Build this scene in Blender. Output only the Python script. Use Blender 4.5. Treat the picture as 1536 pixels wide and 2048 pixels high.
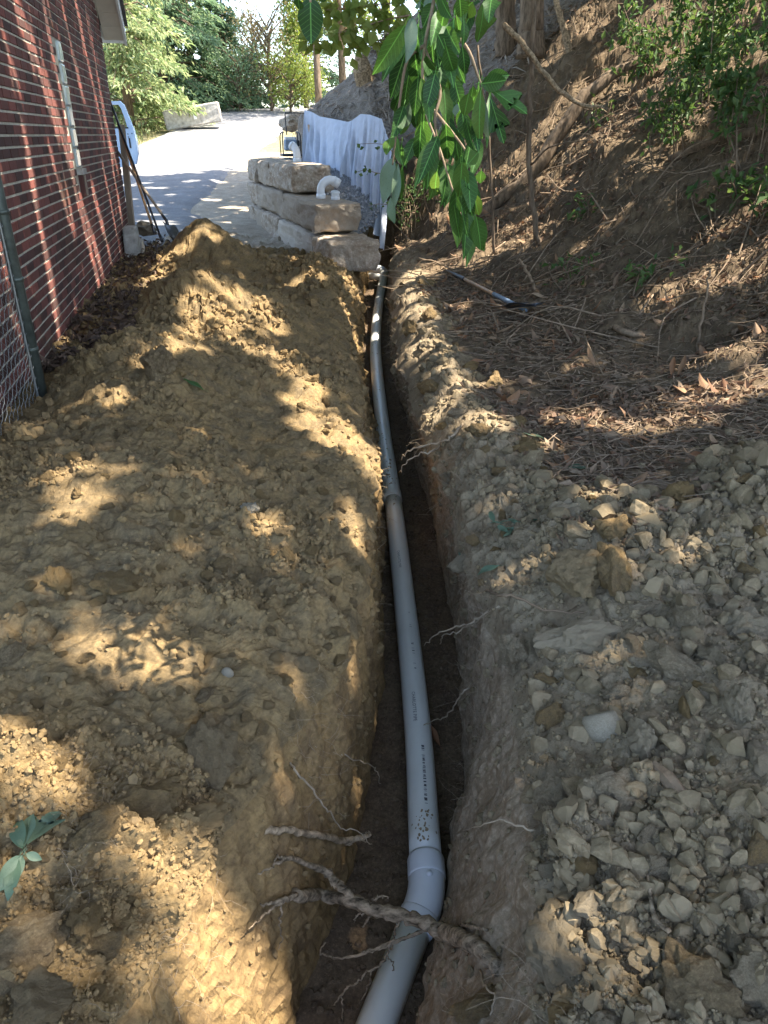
import bpy, bmesh, math, random
import numpy as np
from mathutils import Vector, Matrix, Euler

for o in list(bpy.data.objects):
    bpy.data.objects.remove(o, do_unlink=True)
random.seed(7)
rng = np.random.default_rng(7)
scene = bpy.context.scene
col = scene.collection

# ------------------------------------------------------------------ camera, sky, sun, exposure
CAMZ = 1.40
FPX = 1479.0
PITCH = math.radians(27.07)
cam = bpy.data.cameras.new('camera')
cam.sensor_fit = 'VERTICAL'
cam.sensor_height = 36.0
cam.lens = 36.0 * FPX / 2048.0
cam.clip_start = 0.05
cam.clip_end = 2000
camo = bpy.data.objects.new('camera', cam)
col.objects.link(camo)
camo.location = (0, 0, CAMZ)
camo.rotation_euler = (math.pi / 2 - PITCH, 0, 0)
scene.camera = camo

SUN = Vector((0.50, -0.03, 0.865)).normalized()      # towards the sun
world = bpy.data.worlds.new('World')
scene.world = world
world.use_nodes = True
wn = world.node_tree
wn.nodes.clear()
sky = wn.nodes.new('ShaderNodeTexSky')
sky.sky_type = 'NISHITA'
sky.sun_disc = False
sky.sun_elevation = math.asin(SUN.z)
sky.sun_rotation = math.atan2(SUN.x, SUN.y)
sky.air_density = 1.0
sky.dust_density = 1.6
sky.ozone_density = 1.0
bg = wn.nodes.new('ShaderNodeBackground')
bg.inputs[1].default_value = 0.15
wo = wn.nodes.new('ShaderNodeOutputWorld')
wn.links.new(sky.outputs[0], bg.inputs[0])
wn.links.new(bg.outputs[0], wo.inputs[0])
sl = bpy.data.lights.new('sun', 'SUN')
sl.energy = 4.0
sl.angle = math.radians(0.5)
sl.color = (1.0, 0.92, 0.80)
so = bpy.data.objects.new('sun', sl)
col.objects.link(so)
so.rotation_euler = (-SUN).to_track_quat('-Z', 'Y').to_euler()
so.location = (20, 0, 30)
scene.view_settings.view_transform = 'Standard'
scene.view_settings.look = 'None'
scene.view_settings.exposure = 2.5
scene.view_settings.gamma = 1.0
scene.view_settings.use_curve_mapping = False
scene.render.engine = 'CYCLES'
scene.cycles.max_bounces = 4
scene.cycles.diffuse_bounces = 3
scene.cycles.transmission_bounces = 2
scene.cycles.transparent_max_bounces = 4
scene.cycles.use_denoising = True

# ------------------------------------------------------------------ photo pixel -> ray
CT, ST = math.cos(PITCH), math.sin(PITCH)
def ray(px, py):
    dx = (px - 768.0) / FPX
    dy = (1024.0 - py) / FPX
    return (dx, CT + dy * ST, -ST + dy * CT)
def at(px, py, y):
    """the point at distance y ahead of the camera seen at photo pixel px, py"""
    r = ray(px, py)
    t = y / r[1]
    return Vector((r[0] * t, y, CAMZ + r[2] * t))

# ------------------------------------------------------------------ helpers
def link(o):
    col.objects.link(o)
    return o
def tag(o, label=None, cat=None, group=None, kind=None):
    if label: o['label'] = label
    if cat: o['category'] = cat
    if group: o['group'] = group
    if kind: o['kind'] = kind
    return o
def add(name, mesh, mat=None, parent=None, loc=None, rot=None, scale=None, **kw):
    o = bpy.data.objects.new(name, mesh)
    link(o)
    if mat is not None and mesh is not None and len(mesh.materials) == 0:
        mesh.materials.append(mat)
    if loc is not None: o.location = loc
    if rot is not None: o.rotation_euler = rot
    if scale is not None: o.scale = scale
    if parent is not None: o.parent = parent
    return tag(o, **kw)
def empty(name, loc=(0, 0, 0), rot=(0, 0, 0), **kw):
    o = bpy.data.objects.new(name, None)
    link(o)
    o.location = loc
    o.rotation_euler = rot
    o.empty_display_size = 0.1
    return tag(o, **kw)
def np_mesh(name, V, F, smooth=False):
    V = np.asarray(V, dtype=np.float32)
    F = np.asarray(F, dtype=np.int32)
    me = bpy.data.meshes.new(name)
    n, k = F.shape
    me.vertices.add(len(V))
    me.vertices.foreach_set('co', V.ravel())
    me.loops.add(n * k)
    me.loops.foreach_set('vertex_index', F.ravel())
    me.polygons.add(n)
    me.polygons.foreach_set('loop_start', np.arange(0, n * k, k, dtype=np.int32))
    me.polygons.foreach_set('loop_total', np.full(n, k, dtype=np.int32))
    me.polygons.foreach_set('use_smooth', np.full(n, smooth, dtype=bool))
    me.update(calc_edges=True)
    return me
class MB:
    """collects shapes for one mesh"""
    def __init__(s):
        s.v = []; s.f = []
    def quad_box(s, p, sx, sy, sz, rot=None, taper=1.0):
        R = rot if rot is not None else Matrix.Identity(3)
        b = len(s.v)
        for dz in (-1, 1):
            k = taper if dz > 0 else 1.0
            for dx, dy in ((-1, -1), (1, -1), (1, 1), (-1, 1)):
                s.v.append(tuple(Vector(p) + R @ Vector((dx * sx / 2 * k, dy * sy / 2 * k, dz * sz / 2))))
        for f in ((0, 3, 2, 1), (4, 5, 6, 7), (0, 1, 5, 4), (1, 2, 6, 5), (2, 3, 7, 6), (3, 0, 4, 7)):
            s.f.append(tuple(b + i for i in f))
        return s
    def tube(s, pts, rad, n=6, caps=True):
        pts = [Vector(p) for p in pts]
        if not hasattr(rad, '__len__'): rad = [rad] * len(pts)
        b = len(s.v)
        up = Vector((0, 0, 1))
        T = []
        for i in range(len(pts)):
            a = pts[max(i - 1, 0)]; c = pts[min(i + 1, len(pts) - 1)]
            T.append((c - a).normalized())
        N = T[0].cross(up)
        if N.length < 0.05: N = T[0].cross(Vector((1, 0, 0)))
        N.normalize()
        for i, p in enumerate(pts):
            N = (N - T[i] * N.dot(T[i])).normalized()
            B = T[i].cross(N)
            for k in range(n):
                a = 2 * math.pi * k / n
                s.v.append(tuple(p + (N * math.cos(a) + B * math.sin(a)) * rad[i]))
        for i in range(len(pts) - 1):
            for k in range(n):
                k2 = (k + 1) % n
                s.f.append((b + i * n + k, b + i * n + k2, b + (i + 1) * n + k2, b + (i + 1) * n + k))
        if caps:
            s.f.append(tuple(b + k for k in range(n))[::-1])
            s.f.append(tuple(b + (len(pts) - 1) * n + k for k in range(n)))
        return s
    def poly(s, pts):
        b = len(s.v)
        s.v += [tuple(p) for p in pts]
        s.f.append(tuple(range(b, b + len(pts))))
        return s
    def mesh(s, name, smooth=False):
        me = bpy.data.meshes.new(name)
        me.from_pydata(s.v, [], s.f)
        if smooth: me.polygons.foreach_set('use_smooth', [True] * len(me.polygons))
        me.update()
        return me
def bevel_mesh(me, w, seg=2):
    bm = bmesh.new(); bm.from_mesh(me)
    bmesh.ops.bevel(bm, geom=list(bm.edges), offset=w, segments=seg, affect='EDGES', profile=0.5)
    bm.to_mesh(me); bm.free(); me.update()
    return me
def smooth_path(pts, n=6):
    """Catmull-Rom through the points"""
    P = [Vector(p) for p in pts]
    P = [P[0] * 2 - P[1]] + P + [P[-1] * 2 - P[-2]]
    out = []
    for i in range(1, len(P) - 2):
        for k in range(n):
            t = k / n
            a, b, c, d = P[i - 1], P[i], P[i + 1], P[i + 2]
            out.append(0.5 * ((2 * b) + (c - a) * t + (2 * a - 5 * b + 4 * c - d) * t * t + (3 * b - a - 3 * c + d) * t ** 3))
    out.append(P[-2].copy())
    return out

# ------------------------------------------------------------------ numpy noise
def _h(ix, iy, iz, s):
    n = (ix.astype(np.int64) * 374761393 + iy.astype(np.int64) * 668265263 + iz.astype(np.int64) * 2147483647 + s * 1274126177) & 0xffffffff
    n = ((n ^ (n >> 13)) * 1274126177) & 0xffffffff
    n = ((n ^ (n >> 16)) * 2246822519) & 0xffffffff
    return ((n ^ (n >> 15)) & 0xffffff) / float(0xffffff)
def vnoise(P, scale, seed=0):
    """value noise in -1..1"""
    Q = P / scale
    I = np.floor(Q).astype(np.int64); f = Q - I
    f = f * f * f * (f * (f * 6 - 15) + 10)
    out = 0
    for dx in (0, 1):
        wx = f[:, 0] if dx else 1 - f[:, 0]
        for dy in (0, 1):
            wy = f[:, 1] if dy else 1 - f[:, 1]
            for dz in (0, 1):
                wz = f[:, 2] if dz else 1 - f[:, 2]
                out = out + wx * wy * wz * _h(I[:, 0] + dx, I[:, 1] + dy, I[:, 2] + dz, seed)
    return out * 2 - 1
def fbm(P, scale, oct=3, seed=0, gain=0.5):
    a, o, s = 1.0, 0, 0
    for i in range(oct):
        o = o + a * vnoise(P, scale / 2 ** i, seed + i * 17); s += a; a *= gain
    return o / s
def lumps(P, scale, seed=0, dens=1.0):
    """rounded clods, 0..1, on cells of the given size (x and y only)"""
    Q = P[:, :2] / scale
    I = np.floor(Q).astype(np.int64)
    out = np.zeros(len(P)); z0 = np.zeros(len(P), dtype=np.int64)
    for dx in (-1, 0, 1):
        for dy in (-1, 0, 1):
            cx, cy = I[:, 0] + dx, I[:, 1] + dy
            px = cx + 0.15 + 0.7 * _h(cx, cy, z0, seed); py = cy + 0.15 + 0.7 * _h(cx, cy, z0, seed + 5)
            r = 0.30 + 0.42 * _h(cx, cy, z0, seed + 9)
            a = _h(cx, cy, z0, seed + 13)
            ang = _h(cx, cy, z0, seed + 21) * 6.283
            ex = Q[:, 0] - px; ey = Q[:, 1] - py
            u = ex * np.cos(ang) + ey * np.sin(ang); v = (-ex * np.sin(ang) + ey * np.cos(ang)) * 1.45
            d2 = (u * u + v * v) / (r * r)
            q = np.maximum(np.maximum(np.abs(u), np.abs(v)), 0.78 * np.abs(u + v) + 0.08 * np.abs(u - v)) / r
            b = np.minimum(np.clip(1 - q, 0, 1) * 1.9, 0.62 + 0.28 * u / r - 0.2 * v / r)
            b = np.clip(b, 0, 1) * r * np.where(a < dens, 0.5 + 0.9 * a, 0)
            out = np.maximum(out, b)
    return out
def sstep(a, b, x):
    t = np.clip((x - a) / (b - a), 0, 1)
    return t * t * (3 - 2 * t)
def L(c):
    return tuple(c) + (1.0,)

# ------------------------------------------------------------------ materials
def nodes_of(m):
    m.use_nodes = True
    nt = m.node_tree
    return nt, nt.nodes, nt.links, nt.nodes['Principled BSDF']
def mixc(nt, a, b, fac):
    n = nt.nodes.new('ShaderNodeMix'); n.data_type = 'RGBA'
    for i, v in ((6, a), (7, b)):
        if hasattr(v, 'is_linked'): nt.links.new(v, n.inputs[i])
        else: n.inputs[i].default_value = L(v)
    if hasattr(fac, 'is_linked'): nt.links.new(fac, n.inputs[0])
    else: n.inputs[0].default_value = fac
    return n.outputs[2]
def ramp(nt, src, a, b):
    n = nt.nodes.new('ShaderNodeMapRange'); n.clamp = True
    nt.links.new(src, n.inputs[0])
    n.inputs[1].default_value = a; n.inputs[2].default_value = b
    return n.outputs[0]
def noise(nt, vec, scale, detail=4, rough=0.6):
    n = nt.nodes.new('ShaderNodeTexNoise')
    n.inputs['Scale'].default_value = scale; n.inputs['Detail'].default_value = detail; n.inputs['Roughness'].default_value = rough
    if vec is not None: nt.links.new(vec, n.inputs['Vector'])
    return n.outputs[0]
def coords(nt, kind='Object', scale=None):
    n = nt.nodes.new('ShaderNodeTexCoord')
    o = n.outputs[kind]
    if scale:
        mp = nt.nodes.new('ShaderNodeMapping'); mp.inputs['Scale'].default_value = scale
        nt.links.new(o, mp.inputs[0]); o = mp.outputs[0]
    return o
def worldpos(nt, scale=None):
    n = nt.nodes.new('ShaderNodeNewGeometry')
    o = n.outputs['Position']
    if scale:
        mp = nt.nodes.new('ShaderNodeMapping'); mp.inputs['Scale'].default_value = scale
        nt.links.new(o, mp.inputs[0]); o = mp.outputs[0]
    return o
def rnd(nt):
    return nt.nodes.new('ShaderNodeObjectInfo').outputs['Random']
def island(nt):
    return nt.nodes.new('ShaderNodeNewGeometry').outputs['Random Per Island']
def bump(nt, bsdf, h, strength=0.5, dist=0.01):
    b = nt.nodes.new('ShaderNodeBump')
    b.inputs['Strength'].default_value = strength; b.inputs['Distance'].default_value = dist
    nt.links.new(h, b.inputs['Height']); nt.links.new(b.outputs[0], bsdf.inputs['Normal'])
def soil(name, c1, c2, c3, sc=(1.3, 9, 60), rough=0.95, bstr=0.8, bdist=0.008, per=None, pebble=None):
    """loose earth: three tones, fine grain relief"""
    m = bpy.data.materials.new(name); nt, N, K, B = nodes_of(m)
    w = worldpos(nt) if per is None else coords(nt)
    a = ramp(nt, noise(nt, w, sc[0], 3), 0.36, 0.64)
    b = ramp(nt, noise(nt, w, sc[1], 5, 0.65), 0.38, 0.66)
    c = noise(nt, w, sc[2], 5, 0.75)
    x = mixc(nt, c1, c2, a)
    x = mixc(nt, x, c3, b)
    x2 = mixc(nt, x, (min(1, c2[0] * 1.5), min(1, c2[1] * 1.5), min(1, c2[2] * 1.55)), ramp(nt, c, 0.52, 0.8))
    dk = tuple(0.6 * k for k in c3)
    x2 = mixc(nt, x2, dk, ramp(nt, c, 0.5, 0.25))
    if per is not None:
        r = rnd(nt) if per == 'obj' else island(nt)
        x2 = mixc(nt, x2, tuple(0.82 * k for k in c1), ramp(nt, r, 0.55, 1.0))
        x2 = mixc(nt, x2, tuple(min(1, 1.08 * k) for k in c2), ramp(nt, r, 0.35, 0.0))
    K.new(x2, B.inputs['Base Color'])
    B.inputs['Roughness'].default_value = rough
    B.inputs['Specular IOR Level'].default_value = 0.15
    h1 = noise(nt, w, sc[2] * 0.6, 8, 0.8)
    bump(nt, B, h1, bstr, bdist)
    return m
def plain(name, c, rough=0.6, metal=0.0, var=0.12, sc=30, spec=0.4, bstr=0.1, per=None, stretch=None):
    m = bpy.data.materials.new(name); nt, N, K, B = nodes_of(m)
    w = coords(nt, 'Object', stretch)
    n = noise(nt, w, sc, 5, 0.65)
    x = mixc(nt, tuple(k * (1 - var * 2) for k in c), tuple(min(1, k * (1 + var * 1.5)) for k in c), ramp(nt, n, 0.3, 0.7))
    if per is not None:
        r = rnd(nt) if per == 'obj' else island(nt)
        x = mixc(nt, x, tuple(k * 0.6 for k in c), ramp(nt, r, 0.5, 1.0))
    K.new(x, B.inputs['Base Color'])
    B.inputs['Roughness'].default_value = rough; B.inputs['Metallic'].default_value = metal
    B.inputs['Specular IOR Level'].default_value = spec
    if bstr: bump(nt, B, n, bstr, 0.01)
    return m
def leafmat(name, cols, trans=0.35, rough=0.55, per='island', spec=0.3, tcol=None, veins=False):
    """leaf: tone varies per leaf, light passes through"""
    m = bpy.data.materials.new(name); nt, N, K, B = nodes_of(m)
    r = rnd(nt) if per == 'obj' else island(nt)
    cr = N.new('ShaderNodeValToRGB')
    e = cr.color_ramp.elements
    e[0].position = 0; e[0].color = L(cols[0]); e[1].position = 1; e[1].color = L(cols[-1])
    for i, c in enumerate(cols[1:-1]):
        k = e.new((i + 1) / (len(cols) - 1)); k.color = L(c)
    K.new(r, cr.inputs[0])
    n = noise(nt, coords(nt), 25, 4)
    x = mixc(nt, cr.outputs[0], tuple(0.55 * k for k in cols[0]), ramp(nt, n, 0.55, 0.85))
    if veins:                                                          # pale midrib and side veins on the blade
        sp_ = N.new('ShaderNodeSeparateXYZ'); K.new(coords(nt), sp_.inputs[0])
        ab = N.new('ShaderNodeMath'); ab.operation = 'ABSOLUTE'; K.new(sp_.outputs[0], ab.inputs[0])
        ma = N.new('ShaderNodeMath'); ma.operation = 'MULTIPLY_ADD'; ma.inputs[1].default_value = -0.9; K.new(ab.outputs[0], ma.inputs[0]); K.new(sp_.outputs[1], ma.inputs[2])
        m2 = N.new('ShaderNodeMath'); m2.operation = 'MULTIPLY'; m2.inputs[1].default_value = 9.0; K.new(ma.outputs[0], m2.inputs[0])
        fr_ = N.new('ShaderNodeMath'); fr_.operation = 'FRACT'; K.new(m2.outputs[0], fr_.inputs[0])
        x = mixc(nt, x, tuple(min(1, 2.2 * k) for k in cols[1]), ramp(nt, fr_.outputs[0], 0.12, 0.02))
        x = mixc(nt, x, tuple(min(1, 3.2 * k) for k in cols[1]), ramp(nt, ab.outputs[0], 0.016, 0.006))
    K.new(x, B.inputs['Base Color'])
    B.inputs['Roughness'].default_value = rough; B.inputs['Specular IOR Level'].default_value = spec
    if trans > 0:
        t = N.new('ShaderNodeBsdfTranslucent')
        if tcol: t.inputs[0].default_value = L(tcol)
        else:
            hs = N.new('ShaderNodeHueSaturation'); hs.inputs['Value'].default_value = 1.5; hs.inputs['Saturation'].default_value = 1.1
            hs.inputs['Hue'].default_value = 0.485
            K.new(x, hs.inputs['Color']); K.new(hs.outputs[0], t.inputs[0])
        ms = N.new('ShaderNodeMixShader'); ms.inputs[0].default_value = trans
        K.new(B.outputs[0], ms.inputs[1]); K.new(t.outputs[0], ms.inputs[2])
        K.new(ms.outputs[0], N['Material Output'].inputs[0])
    return m

M = {}
M['heap'] = soil('yellow_clay_soil', (0.265, 0.178, 0.078), (0.215, 0.15, 0.073), (0.135, 0.10, 0.056), bstr=1.0, bdist=0.009)
M['heap_clod'] = soil('yellow_clay_clod', (0.27, 0.18, 0.078), (0.24, 0.165, 0.08), (0.165, 0.118, 0.064), sc=(1.0, 3.0, 13), per='obj', bstr=1.0, bdist=0.02)
M['heap_crumb'] = soil('yellow_clay_crumb', (0.25, 0.168, 0.075), (0.22, 0.15, 0.072), (0.16, 0.113, 0.06), sc=(3, 14, 70), per='island', bstr=0.4)
M['cut_right'] = soil('cut_grey_clay', (0.25, 0.195, 0.13), (0.29, 0.225, 0.15), (0.19, 0.135, 0.08), sc=(1.8, 7, 45), bstr=1.0, bdist=0.006)
M['cut'] = soil('cut_clay', (0.29, 0.19, 0.08), (0.235, 0.155, 0.068), (0.16, 0.105, 0.052), sc=(1.8, 7, 45), bstr=1.0, bdist=0.006)
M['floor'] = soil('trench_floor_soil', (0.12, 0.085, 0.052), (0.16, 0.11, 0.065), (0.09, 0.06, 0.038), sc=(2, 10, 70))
M['bank'] = soil('grey_brown_soil', (0.28, 0.225, 0.15), (0.34, 0.275, 0.185), (0.22, 0.17, 0.11))
M['bank_clod'] = soil('grey_brown_clod', (0.275, 0.22, 0.14), (0.31, 0.25, 0.165), (0.22, 0.165, 0.10), sc=(1.0, 3.0, 13), per='obj', bstr=1.0, bdist=0.02)
M['bank_crumb'] = soil('grey_brown_crumb', (0.195, 0.150, 0.088), (0.22, 0.170, 0.102), (0.16, 0.120, 0.068), sc=(3, 14, 70), per='island', bstr=0.4)
M['hill'] = soil('forest_floor', (0.135, 0.095, 0.058), (0.19, 0.135, 0.085), (0.085, 0.058, 0.036), sc=(1.2, 8, 50), bstr=1.0, bdist=0.012)
M['stone'] = soil('grey_cobble', (0.23, 0.195, 0.14), (0.25, 0.215, 0.155), (0.195, 0.165, 0.115), sc=(1.5, 5, 25), per='obj', bstr=0.2, bdist=0.002, rough=0.8)
M['dark_stone'] = soil('dark_rooty_clod', (0.235, 0.17, 0.092), (0.27, 0.20, 0.11), (0.175, 0.125, 0.07), sc=(1.0, 3.0, 13), per='obj', bstr=1.0, bdist=0.02)
M['block'] = soil('quarry_stone', (0.45, 0.37, 0.28), (0.52, 0.455, 0.37), (0.33, 0.245, 0.17), sc=(1.3, 6, 22), per='obj', bstr=1.0, bdist=0.03)
M['gravel'] = soil('blue_grey_gravel', (0.24, 0.245, 0.26), (0.32, 0.325, 0.34), (0.15, 0.155, 0.165), sc=(8, 30, 90), per='island', bstr=0.2)
M['road'] = soil('packed_driveway_gravel', (0.20, 0.195, 0.19), (0.235, 0.23, 0.222), (0.165, 0.158, 0.15), sc=(0.5, 3, 40), bstr=0.35, bdist=0.006)
M['verge'] = soil('road_shoulder_earth', (0.36, 0.30, 0.22), (0.42, 0.36, 0.27), (0.25, 0.20, 0.14), sc=(0.8, 5, 40), bstr=0.7, bdist=0.015)
M['straw_bank'] = soil('straw_covered_bank', (0.24, 0.20, 0.16), (0.29, 0.245, 0.20), (0.15, 0.12, 0.095), sc=(1.2, 9, 50), bstr=1.0, bdist=0.02)
M['grass_ground'] = soil('rough_grass_ground', (0.20, 0.18, 0.09), (0.25, 0.215, 0.12), (0.15, 0.14, 0.07), sc=(0.4, 3, 20))
M['pipe'] = plain('grey_white_plastic_pipe', (0.66, 0.655, 0.60), rough=0.32, var=0.03, sc=6, spec=0.5, bstr=0)
M['elbow'] = plain('white_plastic_fitting', (0.66, 0.68, 0.70), rough=0.3, var=0.03, sc=8, spec=0.5, bstr=0)
M['ink'] = plain('black_print_ink', (0.07, 0.07, 0.075), rough=0.6, var=0.1, bstr=0)
M['mud'] = soil('dried_mud_smear', (0.33, 0.25, 0.15), (0.38, 0.29, 0.18), (0.25, 0.18, 0.10))
M['root'] = plain('grey_root_bark', (0.25, 0.19, 0.125), rough=0.9, var=0.45, sc=60, spec=0.05, bstr=1.0, stretch=(0.35, 1, 1))
M['root_fine'] = plain('pale_root_fibre', (0.34, 0.265, 0.18), rough=0.85, var=0.2, sc=20, spec=0.1, bstr=0, per='island')
M['wood_pale'] = plain('split_pale_wood', (0.31, 0.23, 0.145), rough=0.85, var=0.4, sc=35, spec=0.05, bstr=1.0)
M['bark'] = plain('tree_bark', (0.17, 0.125, 0.085), rough=0.9, var=0.35, sc=14, spec=0.1, bstr=1.0, stretch=(1.6, 1.6, 0.35))
M['twig'] = plain('dry_twig_bark', (0.24, 0.175, 0.115), rough=0.85, var=0.3, sc=20, spec=0.1, bstr=0.4, per='obj')
M['twig_mass'] = plain('dry_twig_mass_bark', (0.25, 0.185, 0.125), rough=0.85, var=0.3, sc=20, spec=0.1, bstr=0, per='island')
M['mortar'] = plain('pale_mortar', (0.52, 0.48, 0.38), rough=0.95, var=0.12, sc=22, spec=0.05, bstr=0.5)
M['concrete'] = plain('weathered_concrete', (0.42, 0.39, 0.34), rough=0.9, var=0.2, sc=9, spec=0.1, bstr=0.6)
M['soffit'] = plain('beige_soffit_boards', (0.58, 0.50, 0.40), rough=0.6, var=0.05, sc=5, bstr=0)
M['fascia'] = plain('off_white_fascia', (0.72, 0.69, 0.64), rough=0.5, var=0.04, sc=5, bstr=0)
M['shingle'] = plain('dark_roof_shingle', (0.09, 0.085, 0.08), rough=0.9, var=0.2, sc=30)
M['steel_green'] = plain('dull_green_steel', (0.10, 0.115, 0.095), rough=0.5, metal=0.4, var=0.2, sc=15, bstr=0.1)
M['wire'] = plain('galvanised_wire', (0.24, 0.25, 0.24), rough=0.45, metal=0.7, var=0.1, bstr=0)
M['black'] = plain('black_rubber_paint', (0.025, 0.027, 0.03), rough=0.45, var=0.1, bstr=0)
M['blade'] = plain('worn_dark_steel', (0.10, 0.105, 0.115), rough=0.35, metal=0.7, var=0.25, sc=12)
M['handle'] = plain('varnished_ash_handle', (0.50, 0.30, 0.15), rough=0.45, var=0.15, sc=8, bstr=0.05)
M['grey_wood'] = plain('weathered_grey_wood', (0.30, 0.235, 0.17), rough=0.85, var=0.2, sc=7, bstr=0.4, stretch=(1, 1, 0.1))
M['car'] = plain('pale_blue_car_paint', (0.42, 0.55, 0.72), rough=0.25, var=0.02, sc=3, spec=0.5, bstr=0)
M['fabric'] = plain('pale_geotextile', (0.46, 0.49, 0.56), rough=0.9, var=0.05, sc=9, spec=0.1, bstr=0.15)
M['engine'] = plain('blue_grey_engine', (0.20, 0.27, 0.36), rough=0.5, var=0.2, sc=20)
M['white_plastic'] = plain('bright_white_plastic', (0.78, 0.79, 0.80), rough=0.3, var=0.02, bstr=0)
M['tyre'] = plain('tyre_rubber', (0.03, 0.03, 0.03), rough=0.8, var=0.1)

def brick_material():
    m = bpy.data.materials.new('dark_red_brick'); nt, N, K, B = nodes_of(m)
    r = rnd(nt); i = island(nt)
    mx = N.new('ShaderNodeMath'); mx.operation = 'FRACT'
    ad = N.new('ShaderNodeMath'); ad.operation = 'ADD'
    K.new(r, ad.inputs[0]); K.new(i, ad.inputs[1]); K.new(ad.outputs[0], mx.inputs[0])
    x = mixc(nt, (0.19, 0.072, 0.056), (0.080, 0.043, 0.036), ramp(nt, mx.outputs[0], 0.2, 0.9))
    x = mixc(nt, x, (0.24, 0.08, 0.06), ramp(nt, mx.outputs[0], 0.12, 0.0))
    w = worldpos(nt, (90, 90, 3))
    s = noise(nt, w, 1.0, 4, 0.7)                       # combed vertical texture of the brick face
    x = mixc(nt, x, (0.06, 0.03, 0.026), ramp(nt, s, 0.52, 0.75))
    g = noise(nt, worldpos(nt), 1.4, 4)
    x = mixc(nt, x, (0.10, 0.08, 0.042), ramp(nt, g, 0.58, 0.85))
    K.new(x, B.inputs['Base Color'])
    B.inputs['Roughness'].default_value = 0.85; B.inputs['Specular IOR Level'].default_value = 0.2
    bump(nt, B, s, 0.6, 0.004)
    return m
M['brick'] = brick_material()
def blend_material():
    """grey brown soil that gives way to dark forest floor, by the sheet's own 'litter' value"""
    m = bpy.data.materials.new('soil_to_forest_floor'); nt, N, K, B = nodes_of(m)
    w = worldpos(nt)
    at_ = N.new('ShaderNodeAttribute'); at_.attribute_name = 'litter'
    def three(c1, c2, c3):
        x = mixc(nt, c1, c2, ramp(nt, noise(nt, w, 1.3, 3), 0.36, 0.64))
        return mixc(nt, x, c3, ramp(nt, noise(nt, w, 9, 5, 0.65), 0.38, 0.66))
    a = three((0.27, 0.215, 0.135), (0.31, 0.245, 0.16), (0.19, 0.14, 0.085))
    b = three((0.13, 0.093, 0.056), (0.19, 0.138, 0.084), (0.078, 0.055, 0.034))
    ad = N.new('ShaderNodeMath'); ad.operation = 'ADD'
    n1 = N.new('ShaderNodeMath'); n1.operation = 'MULTIPLY_ADD'; n1.inputs[1].default_value = 1.2; n1.inputs[2].default_value = -0.6
    K.new(noise(nt, w, 7, 5, 0.7), n1.inputs[0]); K.new(at_.outputs['Fac'], ad.inputs[0]); K.new(n1.outputs[0], ad.inputs[1])
    x = mixc(nt, a, b, ramp(nt, ad.outputs[0], 0.25, 0.75))
    c = noise(nt, w, 60, 5, 0.75)
    x = mixc(nt, x, (0.05, 0.037, 0.024), ramp(nt, c, 0.48, 0.2))
    x = mixc(nt, x, (0.36, 0.29, 0.2), ramp(nt, c, 0.6, 0.95))
    K.new(x, B.inputs['Base Color']); B.inputs['Roughness'].default_value = 0.95; B.inputs['Specular IOR Level'].default_value = 0.15
    bump(nt, B, noise(nt, w, 40, 8, 0.8), 1.0, 0.011)
    return m
M['bank_blend'] = blend_material()
def glass_block_material():
    m = bpy.data.materials.new('wavy_glass_block'); nt, N, K, B = nodes_of(m)
    n = noise(nt, coords(nt, 'Object', (1, 60, 3)), 1.0, 2)
    K.new(mixc(nt, (0.36, 0.44, 0.42), (0.66, 0.72, 0.70), n), B.inputs['Base Color'])
    B.inputs['Roughness'].default_value = 0.18; B.inputs['Specular IOR Level'].default_value = 0.8
    bump(nt, B, n, 0.7, 0.01)
    return m
M['glass'] = glass_block_material()
GREEN = [(0.035, 0.075, 0.018), (0.055, 0.115, 0.028), (0.075, 0.14, 0.035)]
M['sassafras'] = leafmat('broad_green_leaf', [(0.022, 0.058, 0.014), (0.035, 0.085, 0.02), (0.05, 0.11, 0.025), (0.085, 0.145, 0.03)], 0.4, 0.5, 'obj', 0.25, veins=True)
M['bluish_leaf'] = leafmat('pale_leaf_underside', [(0.085, 0.135, 0.08), (0.115, 0.165, 0.105), (0.105, 0.155, 0.10)], 0.2, 0.5, 'obj', 0.3)
M['canopy'] = leafmat('canopy_leaves', GREEN, 0.45)
M['conifer'] = leafmat('conifer_needles', [(0.12, 0.18, 0.08), (0.17, 0.23, 0.10), (0.25, 0.29, 0.14), (0.32, 0.35, 0.18)], 0.5)
M['conifer_dark'] = leafmat('dark_conifer_needles', [(0.10, 0.17, 0.10), (0.14, 0.22, 0.125), (0.20, 0.26, 0.14)], 0.5)
M['yellow_leaf'] = leafmat('yellow_green_leaves', [(0.12, 0.18, 0.035), (0.18, 0.23, 0.05), (0.22, 0.25, 0.07)], 0.45)
M['sparse_leaf'] = leafmat('dry_pale_leaves', [(0.16, 0.17, 0.07), (0.24, 0.20, 0.10), (0.20, 0.15, 0.08)], 0.35)
M['bush'] = leafmat('bush_leaves', [(0.04, 0.085, 0.025), (0.07, 0.13, 0.035), (0.11, 0.16, 0.05)], 0.35)
M['litter'] = leafmat('brown_leaf_litter', [(0.10, 0.068, 0.045), (0.17, 0.115, 0.072), (0.26, 0.19, 0.125), (0.14, 0.09, 0.06), (0.22, 0.13, 0.075)], 0.08, 0.8, 'island', 0.15)
M['litter_dark'] = leafmat('dark_wet_leaf_litter', [(0.05, 0.035, 0.026), (0.09, 0.06, 0.042), (0.16, 0.105, 0.07), (0.07, 0.045, 0.032)], 0.05, 0.7, 'island', 0.25)
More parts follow.
